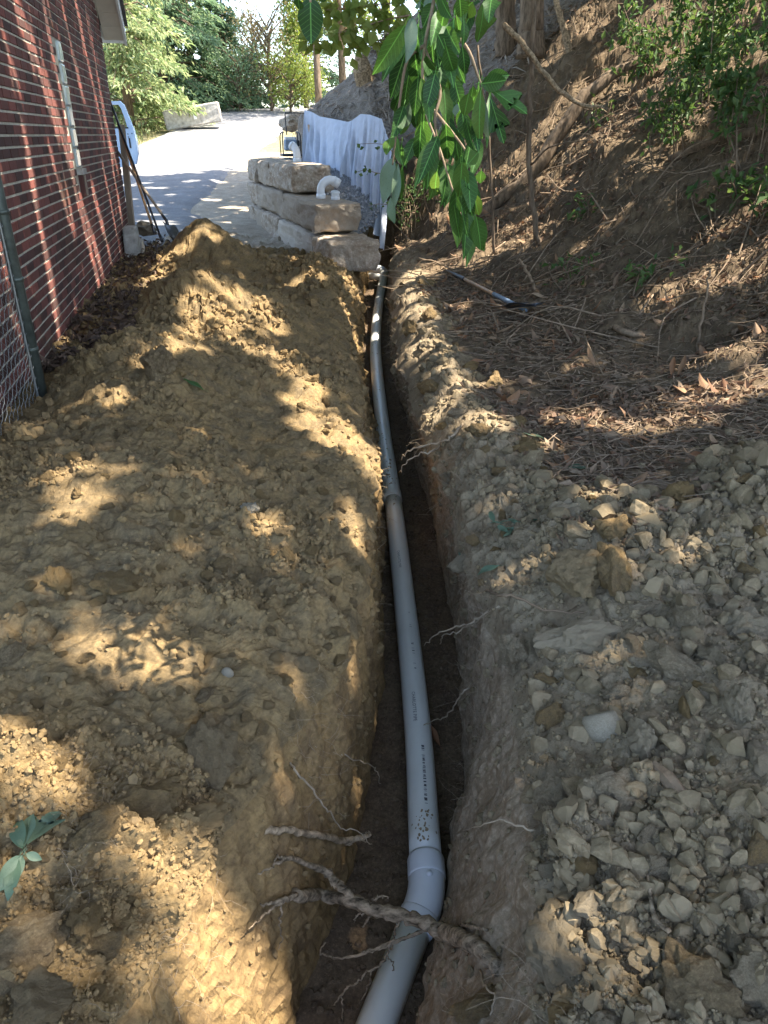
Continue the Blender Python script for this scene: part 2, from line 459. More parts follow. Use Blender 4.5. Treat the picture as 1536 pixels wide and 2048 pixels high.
M['fallen'] = leafmat('fallen_leaf', [(0.16, 0.085, 0.05), (0.26, 0.16, 0.09), (0.22, 0.11, 0.055), (0.34, 0.24, 0.15), (0.13, 0.08, 0.055), (0.28, 0.20, 0.13)], 0.12, 0.75, 'obj', 0.15)
M['grass'] = leafmat('dry_grass_blades', [(0.16, 0.15, 0.05), (0.22, 0.21, 0.09), (0.12, 0.14, 0.04)], 0.3)
M['straw'] = leafmat('dry_straw', [(0.27, 0.22, 0.175), (0.20, 0.16, 0.125), (0.33, 0.28, 0.22)], 0.05, 0.9)

# ------------------------------------------------------------------ terrain: one displaced sheet, cut into pieces
def G(y):
    """level of the driveway and the ground along it"""
    return np.interp(y, [-60, 10.5, 15, 18, 25, 31, 37, 45, 90, 500], [0.0, 0.0, 0.03, 0.27, 0.93, 1.65, 2.36, 2.6, 2.9, 3.4])
YF = [-1.5, 0.3, 0.9, 1.26, 1.74, 2.2, 3.0, 4.0, 4.8, 6.2, 7.4, 10.4, 12.4, 13.4, 26]
FLL = [-0.9, -0.55, -0.38, -0.27, -0.14, -0.06, 0.02, 0.0, -0.04, -0.13, -0.22, -0.27, -0.2, -0.1, -0.1]
FRR = [-0.5, -0.15, 0.0, 0.10, 0.24, 0.34, 0.37, 0.34, 0.27, 0.16, 0.09, 0.06, 0.14, 0.15, 0.15]
YL = [-1.5, 0.3, 0.75, 1.15, 1.5, 2.0, 3.0, 4.0, 5.0, 6.3, 7.2, 8.0, 10.4, 12.5, 13.4, 26]
XLL = [-1.1, -0.66, -0.54, -0.43, -0.33, -0.14, -0.02, -0.08, -0.16, -0.30, -0.36, -0.33, -0.38, -0.33, -0.15, -0.15]
YR = [-1.5, 0.3, 0.75, 1.3, 1.74, 2.2, 3.0, 3.4, 4.35, 5.9, 7.4, 10.4, 12.5, 13.4, 26]
XRR = [-0.2, 0.12, 0.26, 0.39, 0.42, 0.38, 0.35, 0.31, 0.22, 0.12, 0.09, 0.10, 0.17, 0.17, 0.17]
def wob(y, a, s, seed):
    P = np.stack([np.asarray(y, float), np.zeros_like(y), np.zeros_like(y)], 1)
    return a * vnoise(P, s, seed)
def zfloor(y):
    return np.interp(y, [-2, 1.2, 2.5, 4.5, 5.7, 7.5, 10, 12.4], [-0.97, -0.95, -0.92, -0.86, -0.77, -0.65, -0.61, -0.56])
def toe(y):
    return np.interp(y, [-2, 3, 5, 7, 9, 10, 11, 12, 12.6, 13.5, 15.5, 16.5, 20, 24], [2.9, 2.35, 2.1, 1.6, 1.05, 0.8, 0.55, 0.35, 0.2, -0.25, -1.45, -1.85, -2.4, -2.6])
BUMPS = [(-2.0, 8.7, 0.60, 0.55, 0.46), (-2.05, 8.8, 0.22, 0.25, 0.13), (-1.50, 5.95, 0.55, 0.45, 0.44), (-1.0, 6.1, 0.35, 0.4, 0.14), (-1.40, 4.4, 0.55, 0.9, 0.30), (-1.05, 2.6, 0.55, 1.0, 0.20), (-1.5, 3.2, 0.5, 0.7, 0.08),
         (-0.95, 0.9, 0.45, 0.9, 0.14), (-0.72, 8.2, 0.30, 0.42, 0.28), (-0.55, 7.4, 0.22, 0.5, 0.10), (-1.75, 12.6, 0.6, 2.2, -0.10), (-1.1, 10.8, 0.4, 0.8, -0.08), (1.05, 1.3, 0.4, 0.7, 0.10), (1.7, 2.5, 0.45, 0.45, 0.24), (0.85, 2.4, 0.3, 0.6, 0.10),
         (0.55, 3.6, 0.2, 0.7, 0.08), (0.42, 5.0, 0.16, 0.9, 0.09), (0.35, 7.0, 0.18, 1.2, 0.10)]
def Hsurf(x, y):
    z = G(y) - 0.02 + 0 * x
    for cx, cy, sx, sy, h in BUMPS:
        z = z + h * np.exp(-((x - cx) / sx) ** 2 - ((y - cy) / sy) ** 2)
    d = x - toe(y)
    cut = np.interp(y, [10.8, 11.5, 12.2, 13.5, 15.5, 17], [0, 0.3, 0.75, 1.1, 1.4, 1.4])
    hill = cut * sstep(-0.02, 0.22, d) + 0.74 * 0.25 * np.log1p(np.exp(np.clip(d / 0.25, -30, 30)))
    hill = np.where(hill > 3.2, 3.2 + 2.2 * np.tanh((hill - 3.2) / 2.2), hill)
    z = z + hill * (1 - sstep(16.2, 22.0, y + 0.25 * np.clip(-d, -3, 3)))
    z = z + 0.06 * np.clip(x - 0.6, 0, 2.0) * (y < 12)
    return z

ys = [-1.5, -1.1, -0.7, -0.35, -0.05, 0.15]
y = 0.3
while y < 25.0:
    ys.append(y); y += 0.0062 * max(y, 0.95)
ys = np.array(ys); NR = len(ys)
nL, nLb, nW, nF, nR, nRb = 235, 26, 46, 30, 265, 26
xl = np.interp(ys, YL, XLL) + wob(ys, 0.035, 0.35, 3) + wob(ys, 0.02, 0.09, 4)
xr = np.interp(ys, YR, XRR) + wob(ys, 0.03, 0.4, 5) + wob(ys, 0.02, 0.11, 6)
fl = np.interp(ys, YF, FLL) + wob(ys, 0.015, 0.5, 7)
fr = np.interp(ys, YF, FRR) + wob(ys, 0.015, 0.5, 8)
xr = np.maximum(xr, xl + 0.2)
dep = 1 - sstep(12.45, 12.9, ys)
vis = 0.60 * np.maximum(ys, 0.9) + 0.45
uL = np.linspace(0, 1, nL + 1)[1:]; uLb = np.linspace(0, 1, nLb + 1)[1:]
offL = np.concatenate([vis[:, None] * uL[None, :] ** 1.15, vis[:, None] + (np.maximum(9.0 - vis, 1))[:, None] * uLb[None, :] ** 2], 1)
uR = np.linspace(0, 1, nR + 1)[1:]; uRb = np.linspace(0, 1, nRb + 1)[1:]
offR = np.concatenate([vis[:, None] * uR[None, :] ** 1.1, vis[:, None] + (np.maximum(11.0 - vis, 1))[:, None] * uRb[None, :] ** 2], 1)
Y2 = lambda n: np.repeat(ys[:, None], n, 1)
def lipdrop(d):
    return -0.09 * np.exp(-d / 0.07) - 0.10 * np.exp(-d / 0.28)
XL = xl[:, None] - offL; ZL = Hsurf(XL, Y2(XL.shape[1])) + lipdrop(offL) * dep[:, None]
XR = xr[:, None] + offR; ZR = Hsurf(XR, Y2(XR.shape[1])) + lipdrop(offR) * dep[:, None]
zl = Hsurf(xl, ys) + lipdrop(0) * dep; zr = Hsurf(xr, ys) + lipdrop(0) * dep
zf = np.where(dep > 0, zfloor(ys), 0)
s = np.linspace(0, 1, nW + 1)
ph = (s * math.pi / 2)[None, :]
zfl = zl * (1 - dep) + zf * dep; zfr = zr * (1 - dep) + zf * dep
XWl = xl[:, None] + (fl - xl)[:, None] * np.sin(ph) ** 1.3; ZWl = zl[:, None] + (zfl - zl)[:, None] * (0.75 * s[None, :] + 0.25 * (1 - np.cos(ph)))
XWr = xr[:, None] + (fr - xr)[:, None] * np.sin(ph) ** 1.3; ZWr = zr[:, None] + (zfr - zr)[:, None] * (0.75 * s[None, :] + 0.25 * (1 - np.cos(ph)))
uf = np.linspace(0, 1, nF + 1)[1:-1]
XF = fl[:, None] + (fr - fl)[:, None] * uf[None, :]; ZF = zfl[:, None] + (zfr - zfl)[:, None] * uf[None, :]
TX = np.concatenate([XL[:, ::-1], XWl, XF, XWr[:, ::-1], XR], 1)
TZ = np.concatenate([ZL[:, ::-1], ZWl, ZF, ZWr[:, ::-1], ZR], 1)
NC = TX.shape[1]
TY = Y2(NC)
c0 = XL.shape[1]; c1 = c0 + nW; c2 = c1 + XF.shape[1] + 1; c3 = c2 + nW     # lip left, foot left, foot right, lip right
P = np.stack([TX.ravel(), TY.ravel(), TZ.ravel()], 1)
# sheet normals
def sheet_normals(P3):
    du = np.gradient(P3, axis=1); dv = np.gradient(P3, axis=0)
    n = np.cross(du, dv); n /= np.linalg.norm(n, axis=2, keepdims=True) + 1e-9
    return n
N3 = sheet_normals(P.reshape(NR, NC, 3)).reshape(-1, 3)
colidx = np.tile(np.arange(NC), NR)
yy = P[:, 1]; xx = P[:, 0]
top = ((colidx <= c0) | (colidx >= c3)).astype(float)
left = colidx <= c0; right = colidx >= c3
edge = np.where(left, c0 - colidx, np.where(right, colidx - c3, 0))
topw = top * np.clip(edge / 10.0, 0.25, 1)
wallw = 1 - top
# how strongly each patch is covered in loose clods
dtoe = xx - toe(yy)
hillm = np.where(right | (yy > 13), sstep(-0.9, 0.1, dtoe), 0) * (yy > 2)
litterm = np.where(right, np.maximum(hillm, sstep(2.3, 3.3, yy + 0.55 * vnoise(P, 0.6, 91) + 0.3 * vnoise(P, 0.2, 92) - 0.5 * sstep(1.2, 1.7, xx)) * sstep(0.2, 0.62, xx - np.interp(yy, YR, XRR) + 0.12 * vnoise(P, 0.25, 93))), 0)
clod = (1 - litterm) * (yy < 12.5)
big = fbm(P, 0.9, 3, 31)
D = topw * (0.05 * big * (1 - hillm) + hillm * (0.20 * fbm(P * np.array([1.0, 0.6, 1.0]), 1.3, 3, 41) + 0.12 * fbm(P, 0.35, 3, 43) + 0.10 * fbm(P * np.array([0.3, 1.0, 0.3]), 0.55, 2, 44)))
cl = np.where(right, 0.8, 1.0) * clod
patch = 0.22 + 0.78 * sstep(-0.22, 0.30, fbm(P, 0.55, 3, 51))
D += topw * cl * patch * (0.10 * lumps(P, 0.17, 61, 0.6) + 0.085 * lumps(P, 0.085, 71, 0.75)) + topw * cl * np.where(left, 0.11, 0.05) * lumps(P + 0.02 * fbm(P, 0.1, 2, 67)[:, None], 0.31, 65, 0.5)
near = yy < 6
D += topw * cl * (0.045 * lumps(P, 0.045, 81, 0.8) * (0.15 + patch * 0.85) + (0.012 * vnoise(P, 0.02, 82) * near + 0.005 * vnoise(P, 0.009, 84) * (yy < 3.5)) * (0.3 + 0.7 * patch) + 0.016 * fbm(P, 0.05, 2, 83) - 0.03 * np.clip(0.10 - np.abs(fbm(P, 0.22, 2, 86)), 0, 1) / 0.10 * (1 - patch))
D += topw * litterm * (0.034 * fbm(P, 0.07, 3, 85) + 0.02 * lumps(P, 0.09, 87, 0.5))
Pw = P * np.array([1.0, 0.45, 1.0])
Pv = P * np.array([1.0, 1.0, 0.25])
D += wallw * (0.04 * fbm(P, 0.35, 3, 95) + 0.022 * fbm(Pv, 0.07, 3, 97) + 0.012 * fbm(P, 0.03, 2, 99) - 0.02 * np.abs(fbm(P, 0.16, 2, 98)))
isfloor = (colidx > c1) & (colidx < c2)
D = np.where(isfloor, 0.012 * fbm(P, 0.08, 3, 101) + 0.02 * lumps(P, 0.06, 103, 0.5), D)
D *= np.where(yy > 12.8, 0.45, 1.0)
Pd = P + N3 * D[:, None]
GX = Pd[:, 0].reshape(NR, NC); GY = Pd[:, 1].reshape(NR, NC); GZ = Pd[:, 2].reshape(NR, NC)
GXm = np.maximum.accumulate(GX, 1)
NN = sheet_normals(Pd.reshape(NR, NC, 3))
def ground(x, y):
    r = int(np.clip(np.searchsorted(ys, y), 1, NR - 1))
    t = float(np.clip((y - ys[r - 1]) / (ys[r] - ys[r - 1]), 0, 1))
    a = np.interp(x, GXm[r - 1], GZ[r - 1]); b = np.interp(x, GXm[r], GZ[r])
    return float(a * (1 - t) + b * t)
def ground_normal(x, y):
    r = int(np.clip(np.searchsorted(ys, y), 1, NR - 1)); c = int(np.clip(np.searchsorted(GXm[r], x), 3, NC - 4))
    r0, r1 = max(0, r - 3), min(NR, r + 4)
    n = NN[r0:r1, c - 3:c + 4].reshape(-1, 3).mean(0)
    return Vector(n).normalized()
def hit(px, py, tmax=26.0):
    """where the ray through a photo pixel meets the terrain"""
    r = ray(px, py)
    t = 0.9; prev = t
    while t < tmax:
        x, y_, z = r[0] * t, r[1] * t, CAMZ + r[2] * t
        if z < ground(x, y_):
            lo, hi = prev, t
            for _ in range(8):
                m = (lo + hi) / 2
                if CAMZ + r[2] * m < ground(r[0] * m, r[1] * m): hi = m
                else: lo = m
            t = hi
            return Vector((r[0] * t, r[1] * t, CAMZ + r[2] * t)), t
        prev = t; t *= 1.02
    return Vector((r[0] * tmax, r[1] * tmax, CAMZ + r[2] * tmax)), tmax

idx = np.arange(NR * NC).reshape(NR, NC)
Q = np.stack([idx[:-1, :-1], idx[:-1, 1:], idx[1:, 1:], idx[1:, :-1]], 2)
qc = np.tile(np.arange(NC - 1), (NR - 1, 1)); qy = np.repeat(ys[:-1, None], NC - 1, 1)
lm = litterm.reshape(NR, NC)[:-1, :-1]
qx = GX[:-1, :-1]
mask = {}
mask['spoil_heap'] = (qc < c0) & (qy < 11.2)
mask['road_shoulder'] = (qc < c0) & (qy >= 11.2) & (qx < toe(qy) - 0.02)
mask['trench_wall'] = (qy < 12.85) & (((qc >= c0) & (qc < c1)) | ((qc >= c2) & (qc < c3)))
mask['trench_floor'] = (qy < 12.85) & (qc >= c1) & (qc < c2)
mask['trench_bank'] = (qc >= c3) & (lm < 0.5) & (qy < 12.85)
mask['straw_bank'] = (qy >= 12.85) & ~mask['road_shoulder'] & ~mask['spoil_heap']
mask['hillside'] = (qc >= c3) & (lm >= 0.5) & (qy < 12.85)
def cut_piece(name, m, mat, smooth=True):
    F = Q[m]
    u, inv = np.unique(F.ravel(), return_inverse=True)
    me = np_mesh(name, Pd[u], inv.reshape(-1, 4), smooth=smooth)
    at_ = me.attributes.new('litter', 'FLOAT', 'POINT'); at_.data.foreach_set('value', litterm[u].astype(np.float32))
    return add(name, me, mat, kind='structure')
cut_piece('spoil_heap', mask['spoil_heap'], M['heap'], False)
cut_piece('road_shoulder', mask['road_shoulder'], M['verge'])
cut_piece('trench_wall_left', mask['trench_wall'] & (qc < c1), M['cut'], False)
cut_piece('trench_wall_right', mask['trench_wall'] & (qc >= c2), M['cut_right'], False)
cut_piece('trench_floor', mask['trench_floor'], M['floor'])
cut_piece('trench_bank', mask['trench_bank'], M['bank_blend'], False)
cut_piece('straw_bank', mask['straw_bank'], M['straw_bank'])
cut_piece('hillside', mask['hillside'], M['bank_blend'], False)

# ground beyond the dug-up strip
def sheet(name, xs, ysv, zf_, mat, kind='structure', noise_amp=0.0, smooth=True):
    X, Y = np.meshgrid(xs, ysv)
    PP = np.stack([X.ravel(), Y.ravel(), np.zeros(X.size)], 1)
    PP[:, 2] = zf_(PP[:, 0], PP[:, 1])
    if noise_amp: PP[:, 2] += noise_amp * fbm(PP * np.array([1, 1, 0]), 1.2, 3, 9)
    n, k = X.shape
    I = np.arange(n * k).reshape(n, k)
    F = np.stack([I[:-1, :-1], I[:-1, 1:], I[1:, 1:], I[1:, :-1]], 2).reshape(-1, 4)
    return PP, F
parts = []
nb = 0
for xs, yv in ((np.array([-500, -200, -80, -40, -20, -12, -8.9]), np.linspace(-60, 24.4, 40)),
               (np.array([-500, -200, -80, -40, -20, -12, -8, -4, 0, 5, 10, 20, 40, 80, 200, 500]), np.concatenate([np.linspace(24.4, 60, 40), [90, 150, 300, 500, 900]])),
               (np.array([-8.9, -4, 0, 4, 8, 11.0]), np.linspace(-60, -1.45, 8))):
    PP, F = sheet('ground', xs, yv, lambda a, b: G(b) - 0.06, None)
    parts.append((PP, F + nb)); nb += len(PP)
add('ground', np_mesh('ground', np.concatenate([p[0] for p in parts]), np.concatenate([p[1] for p in parts]), True), M['grass_ground'], kind='structure')
# driveway
def road_left(y): return np.interp(y, [9, 14, 25, 37, 60], [-9.5, -8.6, -8.0, -7.2, -5])
def road_right(y): return np.interp(y, [9, 12, 14, 16, 20, 25, 31, 37, 45, 60], [-1.6, -2.2, -3.0, -3.5, -3.75, -3.7, -3.5, -2.6, 0.5, 6])
yv = np.concatenate([np.linspace(10.6, 26, 160), np.linspace(26.3, 60, 60)])
u = np.linspace(0, 1, 70)
RX = road_left(yv)[:, None] + (road_right(yv) - road_left(yv) + wob(yv, 0.12, 0.7, 12))[:, None] * u[None, :]
RY = np.repeat(yv[:, None], 70, 1)
RP = np.stack([RX.ravel(), RY.ravel(), np.zeros(RX.size)], 1)
RP[:, 2] = G(RP[:, 1]) + 0.045 + 0.015 * fbm(RP, 1.4, 3, 14) - 0.13 * np.tile(sstep(0.9, 1.0, u), len(yv)) - 0.12 * np.tile(sstep(0.06, 0.0, u), len(yv)) - 0.1 * sstep(11.4, 10.6, RP[:, 1])
I = np.arange(RX.size).reshape(RX.shape)
F = np.stack([I[:-1, :-1], I[:-1, 1:], I[1:, 1:], I[1:, :-1]], 2).reshape(-1, 4)
add('driveway', np_mesh('driveway', RP, F, True), M['road'], kind='structure')

# ------------------------------------------------------------------ brick building
WA = Vector((-2.33, 5.05, 0)); WD = Vector((-0.2009, 0.9796, 0)).normalized(); WN = Vector((WD.y, -WD.x, 0))
WROT = Matrix((WD, WN * -1, Vector((0, 0, 1)))).transposed()          # columns: along, into the house, up
def wall_pt(w, z, out=0.0):
    return WA + WD * w + WN * out + Vector((0, 0, z))
def wall_hit(px, py):
    r = Vector(ray(px, py)); o = Vector((0, 0, CAMZ))
    t = (WA - o).dot(WN) / r.dot(WN)
    p = o + r * t
    return (p - WA).dot(WD), p.z
W0, W1 = -3.2, 6.074
EAVE = 2.72
def rake_z(w): return EAVE + 0.85 * (W1 - w)
house = empty('brick_building', wall_pt(W1, 0), label='red brick building with a column of glass blocks along the left side of the trench', cat='building')
HW = Matrix.Translation(house.location)
def hpart(name, me, mat, parent=house, **kw):
    o = add(name, me, mat, **kw)
    o.parent = parent
    o.matrix_parent_inverse = Matrix.Translation(-house.location) if parent is house else Matrix.Identity(4)
    return o
mb = MB()                                                              # mortar backing with the far side wall
OUT = -0.007
zt = lambda w: rake_z(w)
p = [wall_pt(W0, -0.6, OUT), wall_pt(W1 - 0.012, -0.6, OUT), wall_pt(W1 - 0.012, EAVE + 0.1, OUT), wall_pt(W0 + 3.2, 7.5, OUT), wall_pt(W0, 7.5, OUT)]
back = [q - WN * 7.0 for q in p]
mb.poly(p); mb.poly(back[::-1])
for i in range(5):
    j = (i + 1) % 5
    mb.poly([p[j], p[i], back[i], back[j]])
hpart('mortar_wall', mb.mesh('mortar_wall'), M['mortar'])
# window column
gw, gz_top = wall_hit(114, 80); gw2, gz_bot = wall_hit(157, 336)
gwc = (wall_hit(136, 205)[0]); GW = 0.20
# bricks
BL, BH, PL, PH = 0.190, 0.0530, 0.2032, 0.0677
def in_window(w, z):
    return abs(w - gwc) < GW / 2 + 0.09 and gz_bot - 0.22 < z < gz_top + 0.03
recess_w, recess_z = wall_hit(163, 372)
cells = []
row = 0
z = -0.30
while z < 4.2:
    w = W0 + (0.5 if row % 2 else 0) * PL
    while w + PL < W1 + 0.005:
        wc, zc = w + PL / 2, z + PH / 2
        if zc < rake_z(wc) - 0.08 and not in_window(wc, zc):
            cells.append((wc, zc, BL))
        w += PL
    rest = W1 - w
    if rest > 0.03 and z + PH / 2 < rake_z(W1) - 0.05: cells.append((w + rest / 2 - 0.002, z + PH / 2, rest - 0.006))
    z += PH; row += 1
def seen_size(c):
    q = wall_pt(c[0], c[1]); d = (q.y * CT - (q.z - CAMZ) * ST, q.x, q.y * ST + (q.z - CAMZ) * CT)
    px, py = 768 + FPX * d[1] / d[0], 1024 - FPX * d[2] / d[0]
    return (-20 < px and -20 < py < 900 and c[1] > 0.02), d[0]
vis_cells = sorted([c for c in cells if seen_size(c)[0] and c[2] == BL], key=lambda c: seen_size(c)[1])
single = set(vis_cells[:300])
def brick_box(mb, L_, d=0.06):
    R = Matrix.Identity(3)
    mb.quad_box((0, d / 2, 0), L_, d, BH)
bme = MB(); brick_box(bme, BL); bme = bevel_mesh(bme.mesh('brick'), 0.003, 1); bme.materials.append(M['brick'])
rotm = WROT.to_4x4()
for c in vis_cells[:300]:
    o = bpy.data.objects.new('brick', bme); link(o)
    o.parent = house
    o.matrix_local = Matrix.Translation(wall_pt(c[0], c[1], random.uniform(-0.001, 0.002)) - house.location) @ rotm @ Matrix.Rotation(random.uniform(-.006, .006), 4, 'Y')
mb = MB()
for c in cells:
    if c in single: continue
    if c[0] < W0 + 0.2 and c[1] > 3.5: continue
    mb.quad_box(wall_pt(c[0], c[1], -0.03 + random.uniform(-0.001, 0.002)), c[2], 0.06, BH, WROT)
hpart('brick_courses', mb.mesh('brick_courses'), M['brick'], kind='stuff')
# glass blocks
n = 6; gh = (gz_top - gz_bot) / n
win = hpart('window', MB().quad_box(wall_pt(gwc, (gz_top + gz_bot) / 2, -0.06), GW + 0.05, 0.06, gz_top - gz_bot + 0.04, WROT).mesh('window'), M['concrete'])
gme = bevel_mesh(MB().quad_box((0, 0, 0), GW - 0.014, 0.06, gh - 0.014).mesh('glass_block'), 0.012, 2); gme.materials.append(M['glass'])
for k in range(n):
    o = bpy.data.objects.new('glass_block', gme); link(o); o.parent = win
    o.matrix_local = Matrix.Translation(wall_pt(gwc, gz_bot + gh * (k + 0.5), -0.018) ) @ rotm
    o.matrix_parent_inverse = Matrix.Identity(4)
mb = MB()
mb.quad_box(wall_pt(gwc, gz_bot - 0.03, 0.005), GW + 0.06, 0.08, 0.05, WROT)
hpart('window_sill', mb.mesh('window_sill'), M['concrete'])
for k, dw in enumerate((-0.075, 0.0, 0.075)):
    mb = MB(); mb.quad_box(wall_pt(gwc + dw + 0.01, gz_bot - 0.15, 0.004 + 0.008 * (k == 1)), 0.057, 0.06, 0.18, WROT)
    hpart('sill_brick', bevel_mesh(mb.mesh('sill_brick'), 0.004, 1), M['brick'] if k != 1 else M['grey_wood'])
# roof edge with soffit boards
OV = 0.24
mb = MB()
def slope_quad(mb, w0, w1, o0, o1, dz):
    mb.poly([wall_pt(w0, rake_z(w0) + dz, o0), wall_pt(w0, rake_z(w0) + dz, o1), wall_pt(w1, rake_z(w1) + dz, o1), wall_pt(w1, rake_z(w1) + dz, o0)])
soff = None
k = 0; w = W1 + 0.28
while w > W1 - 3.4:
    w2 = w - 0.155
    m2 = MB()
    zz = lambda q: rake_z(min(q, W1 + 0.28))
    pts = [wall_pt(w, zz(w), 0.0), wall_pt(w, zz(w), OV), wall_pt(w2 + 0.006, zz(w2 + 0.006), OV), wall_pt(w2 + 0.006, zz(w2 + 0.006), 0.0)]
    up = [q + Vector((0, 0, 0.02)) for q in pts]
    m2.poly(pts); m2.poly(up[::-1])
    for i in range(4):
        j = (i + 1) % 4
        m2.poly([pts[j], pts[i], up[i], up[j]])
    hpart('soffit_board', m2.mesh('soffit_board'), M['soffit'])
    w = w2
mb = MB()
for a, b, mname, nm in (((OV, OV + 0.03), (-0.03, 0.17), 'fascia', 'fascia'), ((-3.0, OV + 0.07), (0.18, 0.24), 'shingle', 'roof')):
    mb = MB()
    w0, w1 = W1 + 0.31, W1 - 4.2
    c = [wall_pt(w0, rake_z(w0) + b[0], a[0]), wall_pt(w0, rake_z(w0) + b[0], a[1]), wall_pt(w1, rake_z(w1) + b[0], a[1]), wall_pt(w1, rake_z(w1) + b[0], a[0])]
    t = [q + Vector((0, 0, b[1] - b[0])) for q in c]
    mb.poly(c); mb.poly(t[::-1])
    for i in range(4):
        j = (i + 1) % 4
        mb.poly([c[j], c[i], t[i], t[j]])
    hpart(nm, mb.mesh(nm), M[mname])
mb = MB()
w0 = W1 + 0.283
q0, q1 = wall_pt(w0, rake_z(w0) - 0.03, -3.0), wall_pt(w0, rake_z(w0) - 0.03, OV)
e = WD * 0.026
up = Vector((0, 0, 0.19))
mb.poly([q0, q1, q1 + up, q0 + up]); mb.poly([q1 + e, q0 + e, q0 + e + up, q1 + e + up]); mb.poly([q1, q1 + e, q1 + e + up, q1 + up]); mb.poly([q0, q0 + e, q1 + e, q1])
hpart('eave_board', mb.mesh('eave_board'), M['fascia'])

# ------------------------------------------------------------------ chain link fence
pb, pt_ = hit(84, 792)
post_xy = Vector((pb.x, pb.y, 0))
fence = empty('chain_link_fence', post_xy, label='dull green chain link fence with round post beside the brick wall', cat='fence')
zb = pb.z - 0.25
def fpart(name, mb, mat, smooth=False, **kw):
    o = add(name, mb.mesh(name, smooth), mat, **kw); o.parent = fence
    o.matrix_parent_inverse = Matrix.Translation(-post_xy)
    return o
fpart('post', MB().tube([post_xy + Vector((0, 0, zb)), post_xy + Vector((0, 0, 2.3))], 0.032, 16), M['steel_green'], True)
for zz_ in (0.35, 0.72, 1.05):
    fpart('band', MB().tube([post_xy + Vector((0, 0, zz_ - 0.011)), post_xy + Vector((0, 0, zz_ + 0.011))], 0.036, 16), M['steel_green'], True)
fd = Vector((0.06, -1.0, 0)).normalized(); fn = Vector((fd.y, -fd.x, 0))
fo = post_xy - fn * 0.0 + fd * 0.035
mb = MB()
pitch = 0.055
for i in range(62):
    pts = []
    x0 = i * pitch * 0.5
    for k in range(58):
        zz_ = -0.1 + k * pitch * 0.55
        sx = x0 + (pitch * 0.5 if (k + i) % 2 else 0.0)
        if sx > 1.7: break
        pts.append(fo + fd * sx + fn * (0.004 if k % 2 else -0.004) + Vector((0, 0, zz_)))
    if len(pts) > 2 and i % 2 == 0: mb.tube(pts, 0.0017, 4, False)
    if len(pts) > 2 and i % 2 == 1: mb.tube(pts, 0.0017, 4, False)
fpart('wire_mesh', mb, M['wire'])
fpart('tension_bar', MB().tube([fo + fd * 0.02 + Vector((0, 0, -0.1)), fo + fd * 0.02 + Vector((0, 0, 2.2))], 0.006, 6), M['wire'])

# ------------------------------------------------------------------ rough stones
def lumps3(V, sc, seed):
    return np.abs(vnoise(V, sc, seed)) * 2 - 0.6
def rock_mesh(name, seed, sub=2, rough=0.3, flat=0.75, cut=5, smooth=False):
    """angular or rounded lump of about unit size: an icosphere chipped by planes"""
    bm = bmesh.new(); bmesh.ops.create_icosphere(bm, subdivisions=sub, radius=1.0)
    V = np.array([v.co[:] for v in bm.verts])
    r = np.random.default_rng(seed)
    for _ in range(cut):
        d = r.normal(size=3); d /= np.linalg.norm(d); h = r.uniform(0.55, 0.85)
        k = V @ d
        V = V - np.maximum(k - h, 0)[:, None] * d[None, :] * 0.92
    V = V * (1 + rough * fbm(V + seed * 3.1, 0.9, 3, seed)[:, None])
    if sub >= 3 and rough > 0.1:
        V = V * (1 + 0.16 * lumps3(V + seed * 1.7, 0.5, seed)[:, None] + 0.17 * fbm(V + seed, 0.25, 2, seed + 3)[:, None] + 0.07 * vnoise(V + seed, 0.11, seed + 6)[:, None])
    V = V * np.array([1.0, r.uniform(0.7, 0.95), flat * r.uniform(0.8, 1.1)])
    for v, c in zip(bm.verts, V): v.co = c
    me = bpy.data.meshes.new(name); bm.to_mesh(me); bm.free()
    if smooth: me.polygons.foreach_set('use_smooth', [True] * len(me.polygons))
    me.update()
    return me

# ------------------------------------------------------------------ retaining wall of quarried blocks
RO = Vector((-0.74, 9.6, 0)); RD = Vector((-0.319, 0.948, 0)).normalized(); RPp = Vector((RD.y, -RD.x, 0))
rwall = empty('retaining_wall', RO, label='dry laid retaining wall of three courses of rough quarried stone blocks', cat='stone wall')
def block(s0, s1, z0, z1, th, seed, back=0.0):
    bm = bmesh.new()
    g = 0.03
    L_, H_ = s1 - s0 - g, z1 - z0 - 0.012
    bmesh.ops.create_cube(bm, size=1.0)
    bmesh.ops.subdivide_edges(bm, edges=list(bm.edges), cuts=15, use_grid_fill=True)
    V = np.array([v.co[:] for v in bm.verts])
    W = V * np.array([L_, th, H_])
    # round the arrises unevenly, then rough-split faces
    ex = np.abs(V) * 2
    edge_ = np.sort(ex, 1)
    k = np.clip(edge_[:, 1] - 0.72, 0, 1) / 0.28
    W = W - np.sign(V) * (k ** 1.0 * 0.022)[:, None] * (ex > 0.72)
    Qp = W + seed * 7.3
    nrm = np.where(ex > 0.99, np.sign(V), 0)
    amp = np.array([0.075, 0.08, 0.02])
    W = W + nrm * amp * fbm(Qp, 0.28, 4, seed)[:, None] + np.array([0.026, 0.026, 0.012]) * np.stack([fbm(Qp, 0.11, 3, seed + i) for i in range(3)], 1)
    for v, c in zip(bm.verts, W): v.co = c
    me = bpy.data.meshes.new('stone_block'); bm.to_mesh(me); bm.free()
    me.materials.append(M['block'])
    o = bpy.data.objects.new('stone_block', me); link(o); o.parent = rwall
    c = RD * ((s0 + s1) / 2) + RPp * (th / 2 + back)
    o.matrix_local = Matrix.Translation(c + Vector((0, 0, (z0 + z1) / 2))) @ Matrix((RD, RPp * -1, Vector((0, 0, 1)))).transposed().to_4x4()
    return o
zc = [-0.17, 0.24, 0.63, 1.02]
